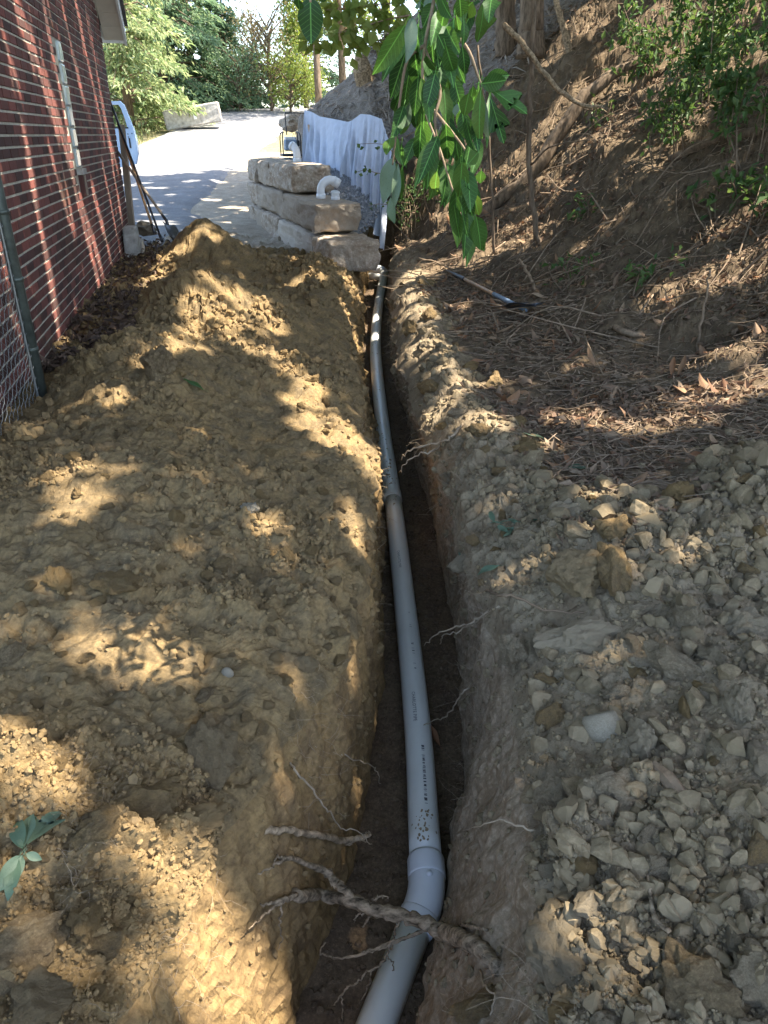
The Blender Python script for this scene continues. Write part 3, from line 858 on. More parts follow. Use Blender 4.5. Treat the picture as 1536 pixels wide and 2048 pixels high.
for i, (a, b) in enumerate(((-0.06, 0.68), (0.68, 2.95), (2.95, 4.35), (4.35, 5.1), (5.1, 5.75))): block(a, b, zc[0], zc[1], 0.70, 11 + i)
for i, (a, b) in enumerate(((0.5, 2.62), (2.62, 4.7), (4.7, 5.7))): block(a, b, zc[1], zc[2], 0.62, 21 + i, 0.02)
for i, (a, b) in enumerate(((1.95, 3.65), (3.65, 4.85), (4.85, 5.7))): block(a, b, zc[2], zc[3], 0.60, 31 + i, 0.04)
def rw(s, t, z): return RO + RD * s + RPp * t + Vector((0, 0, z))

# gravel backfill behind the wall
def grav_z(s): return np.interp(s, [0.2, 1.0, 1.6, 2.2, 3.4, 6], [-0.25, 0.02, 0.3, 0.55, 0.86, 0.98])
ss = np.linspace(0.4, 5.9, 60); tt = np.linspace(0.5, 2.6, 30)
S2, T2 = np.meshgrid(ss, tt)
gp = np.array([rw(a, b, 0)[:] for a, b in zip(S2.ravel(), T2.ravel())])
gp[:, 2] = grav_z(S2.ravel()) + 0.04 * fbm(gp, 0.3, 3, 5)
I = np.arange(S2.size).reshape(S2.shape)
F = np.stack([I[:-1, :-1], I[:-1, 1:], I[1:, 1:], I[1:, :-1]], 2).reshape(-1, 4)
ICO = bmesh.new(); bmesh.ops.create_icosphere(ICO, subdivisions=1, radius=1.0)
ICOV = np.array([v.co[:] for v in ICO.verts]); ICOF = np.array([[v.index for v in f.verts] for f in ICO.faces]); ICO.free()
ICO0 = bmesh.new(); bmesh.ops.create_icosphere(ICO0, subdivisions=1, radius=1.0)
t_ = (1 + 5 ** 0.5) / 2
I12V = np.array([(-1, t_, 0), (1, t_, 0), (-1, -t_, 0), (1, -t_, 0), (0, -1, t_), (0, 1, t_), (0, -1, -t_), (0, 1, -t_), (t_, 0, -1), (t_, 0, 1), (-t_, 0, -1), (-t_, 0, 1)]) / 1.902
I12F = np.array([(0, 11, 5), (0, 5, 1), (0, 1, 7), (0, 7, 10), (0, 10, 11), (1, 5, 9), (5, 11, 4), (11, 10, 2), (10, 7, 6), (7, 1, 8), (3, 9, 4), (3, 4, 2), (3, 2, 6), (3, 6, 8), (3, 8, 9), (4, 9, 5), (2, 4, 11), (6, 2, 10), (8, 6, 7), (9, 8, 1)])
ICO0.free()
def rand_rot(n):
    q = rng.normal(size=(n, 4)); q /= np.linalg.norm(q, axis=1, keepdims=True)
    w, x, y, z = q.T
    return np.stack([np.stack([1 - 2 * (y * y + z * z), 2 * (x * y - z * w), 2 * (x * z + y * w)], 1),
                     np.stack([2 * (x * y + z * w), 1 - 2 * (x * x + z * z), 2 * (y * z - x * w)], 1),
                     np.stack([2 * (x * z - y * w), 2 * (y * z + x * w), 1 - 2 * (x * x + y * y)], 1)], 1)
def pebbles(name, C, size, mat, jit=0.28, parent=None, **kw):
    """many little stones as one mesh"""
    n = len(C)
    base = I12V[None] * (1 + jit * rng.normal(size=(n, 12, 1)).clip(-1.5, 1.5)) * rng.uniform(0.65, 1.15, size=(n, 1, 3))
    V = np.einsum('nij,nkj->nki', rand_rot(n), base) * np.asarray(size)[:, None, None] + np.asarray(C)[:, None, :]
    F = I12F[None] + (np.arange(n) * 12)[:, None, None]
    return add(name, np_mesh(name, V.reshape(-1, 3), F.reshape(-1, 3)), mat, parent=parent, **kw)
def grav_ok(x, y): return x < np.interp(y, [9, 11, 11.8, 12.4, 13, 14, 15], [-0.42, -0.32, 0.0, -0.2, -0.45, -0.9, -1.35])
F = F[grav_ok(gp[F, 0].max(1), gp[F, 1].mean(1))]
add('gravel_bed', np_mesh('gravel_bed', gp, F, True), M['gravel'], kind='structure')
n = 8000
sv = rng.uniform(0.4, 5.9, n); tv = rng.uniform(0.5, 2.6, n)
C = np.array([rw(a, b, 0)[:] for a, b in zip(sv, tv)]); C[:, 2] = grav_z(sv) + 0.04 * fbm(C, 0.3, 3, 5) + 0.008
C = C[grav_ok(C[:, 0], C[:, 1])]; n = len(C)
pebbles('gravel', C, rng.uniform(0.014, 0.028, n), M['gravel'], kind='stuff', label='blue grey crushed gravel backfill behind the stone wall', cat='gravel')

# white drain stubs on the blocks
def pvc_elbow(loc, r, h, ang, label, bend=1.35):
    o = empty('drain_elbow', loc, label=label, cat='pipe fitting', group='white drain fittings on the stone wall')
    d = Vector((math.cos(ang), math.sin(ang), 0))
    path = [Vector((0, 0, 0)), Vector((0, 0, h * 0.45))]
    R = h * 0.55
    for k in range(1, 7):
        a = bend * k / 6
        path.append(Vector((0, 0, h * 0.45)) + d * (R * (1 - math.cos(a))) + Vector((0, 0, R * math.sin(a))))
    add('bend', MB().tube(path, r, 14).mesh('bend', True), M['white_plastic'], parent=o)
    add('socket', MB().tube([path[-2], path[-1] + (path[-1] - path[-2]) * 0.8], r * 1.15, 14).mesh('socket', True), M['white_plastic'], parent=o)
    add('collar', MB().tube([(0, 0, 0), (0, 0, h * 0.3)], r * 1.14, 14).mesh('collar', True), M['white_plastic'], parent=o)
    return o
pvc_elbow(rw(2.75, 0.33, 1.01), 0.055, 0.23, 2.3, 'white plastic elbow standing on the top course of the stone wall')
pvc_elbow(rw(1.25, 0.30, 0.61), 0.055, 0.24, 0.3, 'white plastic elbow bent to the side on the middle course of blocks', 2.3)
pvc_elbow(rw(1.02, 0.44, 0.61), 0.052, 0.16, -1.2, 'short white pipe stub beside the bent elbow on the middle course', 0.35)

# plate compactor
def frame_tube(mb, pts, r=0.013, n=7): mb.tube(pts, r, n)
cp = at(582, 313, 15.2)
comp = empty('plate_compactor', cp, (0, 0, 0.25), label='black framed plate compactor with blue grey engine behind the stone wall', cat='machine')
comp.scale = (0.85, 0.85, 0.85)
add('base_plate', bevel_mesh(MB().quad_box((0, 0, 0.03), 0.42, 0.5, 0.05).mesh('base_plate'), 0.015), M['black'], parent=comp)
eng = add('engine', bevel_mesh(MB().quad_box((0, 0, 0.22), 0.26, 0.30, 0.22).mesh('engine'), 0.03), M['engine'], parent=comp)
add('fuel_tank', bevel_mesh(MB().quad_box((0, 0.02, 0.355), 0.24, 0.22, 0.06).mesh('fuel_tank'), 0.02), M['white_plastic'], parent=comp)
add('air_filter', bevel_mesh(MB().quad_box((0.15, -0.05, 0.26), 0.08, 0.14, 0.12).mesh('air_filter'), 0.02), M['black'], parent=comp)
for sx in (-0.19, 0.19):
    add('frame_bar', MB().tube(smooth_path([(sx, -0.2, 0.05), (sx, -0.2, 0.40), (sx * 0.8, -0.1, 0.47), (sx * 0.8, 0.1, 0.47), (sx, 0.2, 0.40), (sx, 0.2, 0.05)], 4), 0.013, 7).mesh('frame_bar', True), M['black'], parent=comp)
add('handle', MB().tube(smooth_path([(-0.04, 0.2, 0.42), (-0.04, 0.3, 0.80), (0.02, 0.31, 0.84), (0.36, 0.31, 0.84), (0.42, 0.3, 0.78), (0.42, 0.2, 0.3)], 5), 0.013, 7).mesh('handle', True), M['black'], parent=comp)

def long_tool(name, base, tip, label, cat, parts):
    """parts: (name, from, to, radius, material) along the shaft"""
    base = Vector(base); tip = Vector(tip)
    o = empty(name, base, label=label, cat=cat)
    for nm, a, b, r, mat in parts:
        add(nm, MB().tube([(tip - base) * a, (tip - base) * ((a + b) / 2), (tip - base) * b], r, 9).mesh(nm, True), M[mat], parent=o)
    return o
long_tool('long_handled_tool', at(633, 330, 14.6), at(617, 250, 15.0), 'tool handle half wood half black leaning on the white fabric', 'tool', (('grip', 0.48, 1.0, 0.018, 'handle'), ('sleeve', -0.15, 0.48, 0.015, 'black')))

# rocks by the road
def single_rock(px, py, w, label, mat, y=None, seed=1, flat=0.8, name='rock', cat='rock', rot=0.0, rough=0.25, cut=7, sub=3, sink=0.25, asp=1.0, smooth=False, group=None):
    if y is None: pnt, t = hit(px, py)
    else:
        pnt = at(px, py, y); t = y / ray(px, py)[1]
    s_ = w * t / FPX / 2
    me = rock_mesh(name, seed, sub, rough, flat, cut, smooth); me.materials.append(M[mat])
    return add(name, me, None, loc=pnt + Vector((0, 0, s_ * flat * (0.5 - sink))), rot=(random.uniform(-.2, .2), random.uniform(-.2, .2), rot), scale=(s_, s_ * asp, s_), label=label, cat=cat, group=group)
single_rock(577, 252, 52, 'pale beige boulder at the edge of the driveway above the stone wall', 'block', y=19.5, seed=4)
single_rock(291, 463, 46, 'whitish rock at the foot of the leaning tools', 'stone', y=10.9, seed=8, flat=0.7)
# concrete slab by the trees
bb = at(386, 232, 30.0)
m_ = MB().quad_box((0, 0, 0), 1.95, 0.7, 0.62)
me = m_.mesh('concrete_block'); bm = bmesh.new(); bm.from_mesh(me)
bmesh.ops.bevel(bm, geom=list(bm.edges), offset=0.03, segments=2, affect='EDGES'); bmesh.ops.subdivide_edges(bm, edges=list(bm.edges), cuts=3, use_grid_fill=True)
for v in bm.verts: v.co += Vector((random.uniform(-1, 1), random.uniform(-1, 1), random.uniform(-1, 1))) * 0.012
bm.to_mesh(me); bm.free()
cb = add('concrete_block', me, M['concrete'], loc=bb, rot=(0.06, -0.15, 0.12), label='long weathered concrete block tilted at the road edge below the conifers', cat='block')
add('lifting_slot', MB().quad_box((0.1, -0.352, -0.02), 0.10, 0.02, 0.16).mesh('lifting_slot'), M['white_plastic'], parent=cb)

# ------------------------------------------------------------------ pale geotextile sheet
top = [(610, 220, 15.3), (624, 224, 15.1), (640, 233, 14.8), (668, 238, 14.2), (697, 244, 13.6), (706, 240, 13.45), (722, 228, 13.1), (742, 230, 12.8), (764, 238, 12.5), (773, 268, 12.3), (786, 296, 12.1)]
bot = [(612, 335, 14.5), (626, 338, 14.3), (645, 343, 14.0), (668, 348, 13.5), (690, 356, 13.0), (704, 372, 12.8), (716, 405, 12.4), (736, 435, 12.0), (754, 460, 11.8), (762, 485, 11.6), (770, 500, 11.5)]
nu, nv = 150, 40
u = np.linspace(0, len(top) - 1, nu)
tp = np.array([at(*q)[:] for q in top]); bp = np.array([at(*q)[:] for q in bot])
ip = lambda A: np.stack([np.interp(u, np.arange(len(top)), A[:, i]) for i in range(3)], 1)
TP, BP = ip(tp), ip(bp)
v = np.linspace(0, 1, nv)
FP = TP[None] * (1 - v)[:, None, None] + BP[None] * v[:, None, None]
un = np.repeat(u[None], nv, 0); vn = np.repeat(v[:, None], nu, 1)
nz = np.stack([un.ravel() * 1.0, vn.ravel() * 0.7, 0 * un.ravel()], 1)
fold = 0.075 * np.abs(vnoise(nz * np.array([1.7, 0.8, 1]) + np.stack([0.9 * vn.ravel(), 0 * vn.ravel(), 0 * vn.ravel()], 1), 1.0, 3)) + 0.05 * np.abs(vnoise(nz * np.array([4.5, 2.2, 1]), 1.0, 4)) + 0.05 * vnoise(nz * np.array([6, 1.1, 1]), 1.0, 5) + 0.035 * np.sin(un.ravel() * 9 + 2.5 * vn.ravel() + 2 * vnoise(nz, 0.8, 8))
fold = fold * (0.08 + 0.92 * np.clip(vn.ravel() * 1.6, 0, 1))
sag = 0.10 * np.sin(np.pi * np.clip(vn.ravel(), 0, 1)) * (0.6 + 0.4 * np.sin(un.ravel() * 1.3))
FPf = FP.reshape(-1, 3).copy()
FPf[:, 1] -= fold + 0.06 - sag; FPf[:, 0] -= 0.6 * fold
I = np.arange(nu * nv).reshape(nv, nu)
F = np.stack([I[:-1, :-1], I[:-1, 1:], I[1:, 1:], I[1:, :-1]], 2).reshape(-1, 4)
add('filter_fabric', np_mesh('filter_fabric', FPf, F, True), M['fabric'], label='pale blue white filter fabric draped over the cut bank behind the stone wall', cat='fabric')

# ------------------------------------------------------------------ tools and boards at the house corner
def foot(px, py, y): return at(px, py, y)
b0, b1 = foot(266, 476, 10.7), at(243, 250, 11.05)
bo = empty('wooden_board', b0, label='weathered grey board standing against the house corner', cat='board')
ax = (b1 - b0).normalized(); sx_ = ax.cross(Vector((0.3, 1, 0))).normalized(); sy_ = ax.cross(sx_)
Rm = Matrix((sx_, sy_, ax)).transposed()
add('plank', MB().quad_box((b1 - b0) * 0.5, 0.085, 0.035, (b1 - b0).length, Rm).mesh('plank'), M['grey_wood'], parent=bo)
add('batten', MB().quad_box((b1 - b0) * 0.52 + sx_ * 0.03 - sy_ * 0.03, 0.03, 0.02, (b1 - b0).length * 0.9, Rm).mesh('batten'), M['grey_wood'], parent=bo)
long_tool('digging_bar', foot(322, 476, 10.2), at(221, 205, 11.0), 'long thin black digging bar leaning at the house corner', 'tool', (('bar', 0, 1.0, 0.014, 'black'), ('chisel_tip', -0.03, 0.04, 0.02, 'blade')))
long_tool('rake_handle', foot(310, 468, 10.3), at(229, 225, 11.0), 'brown wooden rake handle crossing behind the black bar', 'tool', (('shaft', 0.0, 1.0, 0.017, 'handle'), ('ferrule', 0.0, 0.08, 0.02, 'blade')))
s0, s1 = foot(332, 440, 10.2), at(224, 288, 10.9)
sh = long_tool('leaning_shovel', s0, s1, 'wooden handled shovel leaning at the house corner with its blade in the dirt', 'shovel', (('shaft', 0.04, 1.0, 0.018, 'grey_wood'),))
def shovel_blade(L_=0.30, W_=0.22, n=8, m=8):
    mb = MB(); V = []
    for i in range(n + 1):
        v = i / n
        w = W_ / 2 * (1.0 if v < 0.55 else math.sqrt(max(0.0, 1 - ((v - 0.55) / 0.45) ** 1.8)) * 0.98 + 0.02)
        for j in range(m + 1):
            u = j / m * 2 - 1
            mb.v.append((u * w, -v * L_, 0.03 * u * u + 0.025 * math.sin(v * 2.6) - 0.02 * v))
    for i in range(n):
        for j in range(m):
            a = i * (m + 1) + j
            mb.f.append((a, a + 1, a + m + 2, a + m + 1))
    me = mb.mesh('blade', True)
    bm = bmesh.new(); bm.from_mesh(me)
    bmesh.ops.solidify(bm, geom=list(bm.faces), thickness=0.004)
    bm.to_mesh(me); bm.free()
    return me
bl = add('blade', shovel_blade(0.24, 0.2), M['blade'], parent=sh, loc=Vector((0.02, -0.02, -0.05)), rot=(0.9, 0.3, 0.9))
add('socket', MB().tube(smooth_path([(s1 - s0) * 0.06, Vector((0.0, 0, 0.0)), Vector((0.02, -0.02, -0.06))], 4), 0.02, 8).mesh('socket', True), M['blade'], parent=sh)
# concrete footing block by the wall corner
w_, z_ = wall_hit(245, 470)
mb = MB(); mb.quad_box(wall_pt(w_ - 0.05, 0.10, 0.11), 0.42, 0.2, 0.50, WROT, 0.8); mb.quad_box(wall_pt(w_ + 0.2, 0.02, 0.12), 0.2, 0.22, 0.3, WROT)
add('concrete_pier', bevel_mesh(mb.mesh('concrete_pier'), 0.03, 2), M['concrete'], label='small weathered concrete pier at the foot of the brick wall corner', cat='pier')

# ------------------------------------------------------------------ truck behind the house with its door open
VY = 17.5
dq = at(222, 262, VY)
gz = float(G(VY)) + 0.05
tr = empty('parked_truck', (dq.x - 0.78, VY, gz), label='pale blue truck behind the house corner with its door swung open', cat='truck')
dx0 = 0.9                                                              # hinge line in the truck's own frame
door = empty('door', (dx0, 0, 0.0)); door.parent = tr
k = 1479.0 / (VY / ray(245, 262)[1])
def dpt(px, py): 
    q = at(px, py, VY); return Vector((q.x - (dq.x - 0.9) - dx0, 0, q.z - gz))
outer = [dpt(*q) for q in ((208, 203), (228, 202), (237, 210), (247, 235), (257, 258), (263, 282), (266, 305), (262, 328), (240, 334), (206, 334))]
inner = [dpt(*q) for q in ((209, 210), (226, 209), (232, 216), (239, 236), (245, 252), (208, 254))]
def prism(poly, y0, y1):
    mb = MB(); a = [Vector((p.x, y0, p.z)) for p in poly]; b = [Vector((p.x, y1, p.z)) for p in poly]
    mb.poly(a); mb.poly(b[::-1])
    for i in range(len(a)):
        j = (i + 1) % len(a); mb.poly([a[j], a[i], b[i], b[j]])
    return mb
low = [dpt(*q) for q in ((206, 254), (256, 256), (263, 282), (266, 305), (262, 328), (240, 334), (206, 334))]
add('door_panel', bevel_mesh(prism(low, -0.05, 0.05).mesh('door_panel'), 0.012), M['car'], parent=door)
ring = MB(); fr_o = [dpt(*q) for q in ((208, 203), (228, 202), (237, 210), (247, 235), (256, 257))]; fr_i = [dpt(*q) for q in ((208, 210), (226, 209), (231, 216), (239, 237), (245, 257))]
for i in range(4):
    for y0, y1, fl_ in ((-0.035, -0.035, 0), (0.035, 0.035, 1)):
        q = [fr_o[i], fr_o[i + 1], fr_i[i + 1], fr_i[i]]
        q = [Vector((p.x, y0, p.z)) for p in q]
        ring.poly(q if fl_ else q[::-1])
    for A in (fr_o, fr_i):
        q = [Vector((A[i].x, -0.035, A[i].z)), Vector((A[i + 1].x, -0.035, A[i + 1].z)), Vector((A[i + 1].x, 0.035, A[i + 1].z)), Vector((A[i].x, 0.035, A[i].z))]
        ring.poly(q)
add('window_frame', ring.mesh('window_frame'), M['car'], parent=door)
add('window_seal', prism([dpt(*q) for q in ((208, 253), (246, 254), (247, 257), (208, 257))], -0.06, 0.04).mesh('window_seal'), M['black'], parent=door)
for q in ((246, 268), (254, 267), (247, 274)):
    c = dpt(*q); add('latch', MB().tube([c + Vector((0, -0.058, 0)), c + Vector((0, -0.045, 0))], 0.012, 8).mesh('latch'), M['black'], parent=door)
add('map_pocket', prism([dpt(*q) for q in ((247, 276), (250, 276), (253, 296), (250, 296))], -0.06, -0.045).mesh('map_pocket'), M['black'], parent=door)
add('cab', bevel_mesh(MB().quad_box((-2.6, 0.9, 0.95), 1.7, 1.6, 1.0).quad_box((-2.6, 0.95, 1.7), 1.5, 1.2, 0.5, None, 0.85).mesh('cab'), 0.06), M['car'], parent=tr)
add('bed', bevel_mesh(MB().quad_box((-2.6, 3.0, 0.9), 1.8, 2.5, 0.7).mesh('bed'), 0.05), M['car'], parent=tr)
for sx in (-3.45, -1.95):
    for sy in (0.4, 3.2):
        wh = add('wheel', MB().tube([(sx, sy, 0.36), (sx + 0.2, sy, 0.36)], 0.36, 20).mesh('wheel', True), M['tyre'], parent=tr)

# ------------------------------------------------------------------ the drain pipe in the trench
PR = 0.057
pp = [(851, 1712, -0.855), (830, 1399, -0.845), (786, 1001, -0.785), (765, 850, -0.705), (751, 700, -0.585), (757, 610, -0.54), (768, 548, -0.50)]
def atz(px, py, z):
    r = ray(px, py); t = (z - CAMZ) / r[2]
    return Vector((r[0] * t, r[1] * t, z))
pv = [atz(*q) for q in pp]
path = smooth_path(pv, 10)
pipe = empty('drain_pipe', (pv[0].x, pv[0].y, pv[0].z - PR), label='long grey white plastic drain pipe lying along the trench', cat='pipe')
def ppart(name, mb, mat, smooth=True, parent=None, **kw):
    o = add(name, mb.mesh(name, smooth), mat, **kw); o.parent = parent or pipe
    o.matrix_parent_inverse = Matrix.Translation(-pipe.location) if parent is None else Matrix.Identity(4)
    return o
joint = 20
ppart('pipe_length', MB().tube(path[:joint + 1], PR, 40), M['pipe'])
ppart('pipe_length', MB().tube(path[joint:], PR, 40), M['pipe'])
d_ = (path[joint + 1] - path[joint - 1]).normalized()
ppart('bell_joint', MB().tube([path[joint] - d_ * 0.012, path[joint] - d_ * 0.008, path[joint] + d_ * 0.10, path[joint] + d_ * 0.14], [PR + 0.0005, PR + 0.0045, PR + 0.0045, PR + 0.0005], 40, False), M['pipe'])
# elbow and the last length towards the viewer
d0 = (path[0] - path[2]).normalized()
e0 = path[0] + d0 * 0.015
n1 = atz(768, 2010, -0.93)
e1 = e0 + d0 * 0.13
d1 = (n1 - e1).normalized()
e2 = e1 + d1 * 0.12
elb = [e0]
for k in range(0, 11):
    t = k / 10
    a = e0 + d0 * 0.06; c = e1 + d1 * 0.06
    elb.append(a * (1 - t) ** 2 + e1 * 2 * t * (1 - t) + c * t * t)
elb.append(e2)
ppart('elbow_body', MB().tube(elb, PR * 1.10, 40), M['elbow'])
ppart('elbow_socket', MB().tube([e0 - d0 * 0.005, e0 + d0 * 0.005, e0 + d0 * 0.072, e0 + d0 * 0.078], [PR * 1.08, PR * 1.14, PR * 1.14, PR * 1.09], 40), M['elbow'])
ppart('elbow_socket', MB().tube([e2 + d1 * 0.005, e2 - d1 * 0.005, e2 - d1 * 0.05, e2 - d1 * 0.056], [PR * 1.08, PR * 1.14, PR * 1.14, PR * 1.09], 40), M['elbow'])
bs = e0 + d0 * 0.085 + Vector((0.006, -0.012, PR * 1.1)); ppart('moulded_boss', MB().tube([bs - Vector((0, 0, 0.01)), bs + Vector((0, -0.002, 0.004))], [0.012, 0.010], 14), M['elbow'])
far_end = e2 + d1 * 1.6
ppart('pipe_length', MB().tube([e2 - d1 * 0.03, e2 + d1 * 0.5, far_end], PR, 40), M['pipe'])
# far fittings where the pipe turns behind the block
f0 = path[-1]; fdv = (path[-1] - path[-3]).normalized()
ppart('far_elbow', MB().tube(smooth_path([f0, f0 + fdv * 0.12, f0 + fdv * 0.2 + Vector((-0.10, 0.05, 0.03)), f0 + Vector((-0.42, 0.32, 0.06))], 5), PR * 1.08, 20), M['elbow'])
ppart('branch_pipe', MB().tube([f0 + Vector((-0.02, -0.1, -0.03)), f0 + Vector((-0.28, 0.1, -0.04))], PR * 0.9, 18), M['pipe'])
# printing along the pipe
def print_text(s_, t0, size, off=0.0):
    """line of print on top of the pipe that starts at path position t0 and runs towards the viewer"""
    i = int(t0); f = t0 - i
    P0 = path[i].lerp(path[i + 1], f)
    d = (path[max(i - 3, 0)] - path[i]).normalized()
    side = d.cross(Vector((0, 0, 1))).normalized() * -1
    side = Vector((0, 0, 1)).cross(d).normalized()
    up = d.cross(side).normalized()
    if up.z < 0: up = -up
    cu = bpy.data.curves.new('print', 'FONT'); cu.body = s_; cu.size = size; cu.extrude = 0.0; cu.align_y = 'CENTER'; cu.space_character = 1.12
    cu.resolution_u = 2
    cu.materials.append(M['ink'])
    ya = up.cross(d).normalized()
    a = off
    nrm = (up * math.cos(a) - (ya * -1) * math.sin(a)).normalized()
    ya2 = nrm.cross(d).normalized()
    tmp = bpy.data.objects.new('print', cu); link(tmp)
    me = bpy.data.meshes.new_from_object(tmp); bpy.data.objects.remove(tmp)
    o = bpy.data.objects.new('print', me); link(o)
    Mx = Matrix((d, ya2, nrm)).transposed().to_4x4()
    o.matrix_world = Matrix.Translation(P0 + nrm * (PR + 0.0012)) @ Mx
    w = o.matrix_world.copy(); o.parent = pipe; o.matrix_parent_inverse = Matrix.Translation(-pipe.location); o.matrix_basis = w
    return o
print_text('CHARLOTTE PIPE', 9.9, 0.021, -0.18)
print_text('CHARLOTTE PIPE', 16.2, 0.021, -0.18)
mb = MB()
for t0, t1 in ((2.6, 6.9), (10.9, 13.9)):                                # worn rows of print too small to read
    t = t0
    while t < t1:
        i = int(t); P0 = path[i].lerp(path[i + 1], t - i)
        d = (path[max(i - 1, 0)] - path[i + 1]).normalized(); side = Vector((0, 0, 1)).cross(d).normalized()
        a = -0.16 - 0.03 * random.random()
        nrm = Vector((0, 0, 1)) - d * d.z; nrm.normalize()
        nn = (nrm * math.cos(a) - side * math.sin(a)).normalized(); sd = nn.cross(d)
        h = random.choice((0.009, 0.012, 0.011)); l = random.choice((0.0025, 0.003, 0.006))
        c = P0 + nn * (PR + 0.001)
        if random.random() < 0.6:
            mb.poly([c - d * l / 2 - sd * h / 2, c + d * l / 2 - sd * h / 2, c + d * l / 2 + sd * h / 2, c - d * l / 2 + sd * h / 2])
        t += random.uniform(0.05, 0.13)
ppart('worn_print', mb, M['ink'], False, kind='stuff')
mb = MB()
for k in range(130):                                                     # flakes of soil stuck to the pipe
    t = random.choice((random.uniform(0.1, 2.2), random.uniform(19, 24), random.uniform(24, 58)))
    i = min(int(t), len(path) - 2); P0 = path[i].lerp(path[i + 1], t - i); d = (path[i] - path[i + 1]).normalized()
    side = Vector((0, 0, 1)).cross(d).normalized(); nrm = side.cross(d) * -1
    if nrm.z < 0: nrm = -nrm
    a = random.gauss(-0.05, 0.35); nn = (nrm * math.cos(a) + side * math.sin(a)).normalized(); sd = nn.cross(d)
    r_ = random.uniform(0.002, 0.006) * (1 if t < 3 else 1.8); c = P0 + nn * (PR + 0.0008)
    m = random.randint(5, 7)
    mb.poly([c + (d * math.cos(6.283 * q / m) * 1.5 + sd * math.sin(6.283 * q / m)) * r_ * random.uniform(0.5, 1.2) for q in range(m)])
ppart('soil_smear', mb, M['mud'], False, kind='stuff')

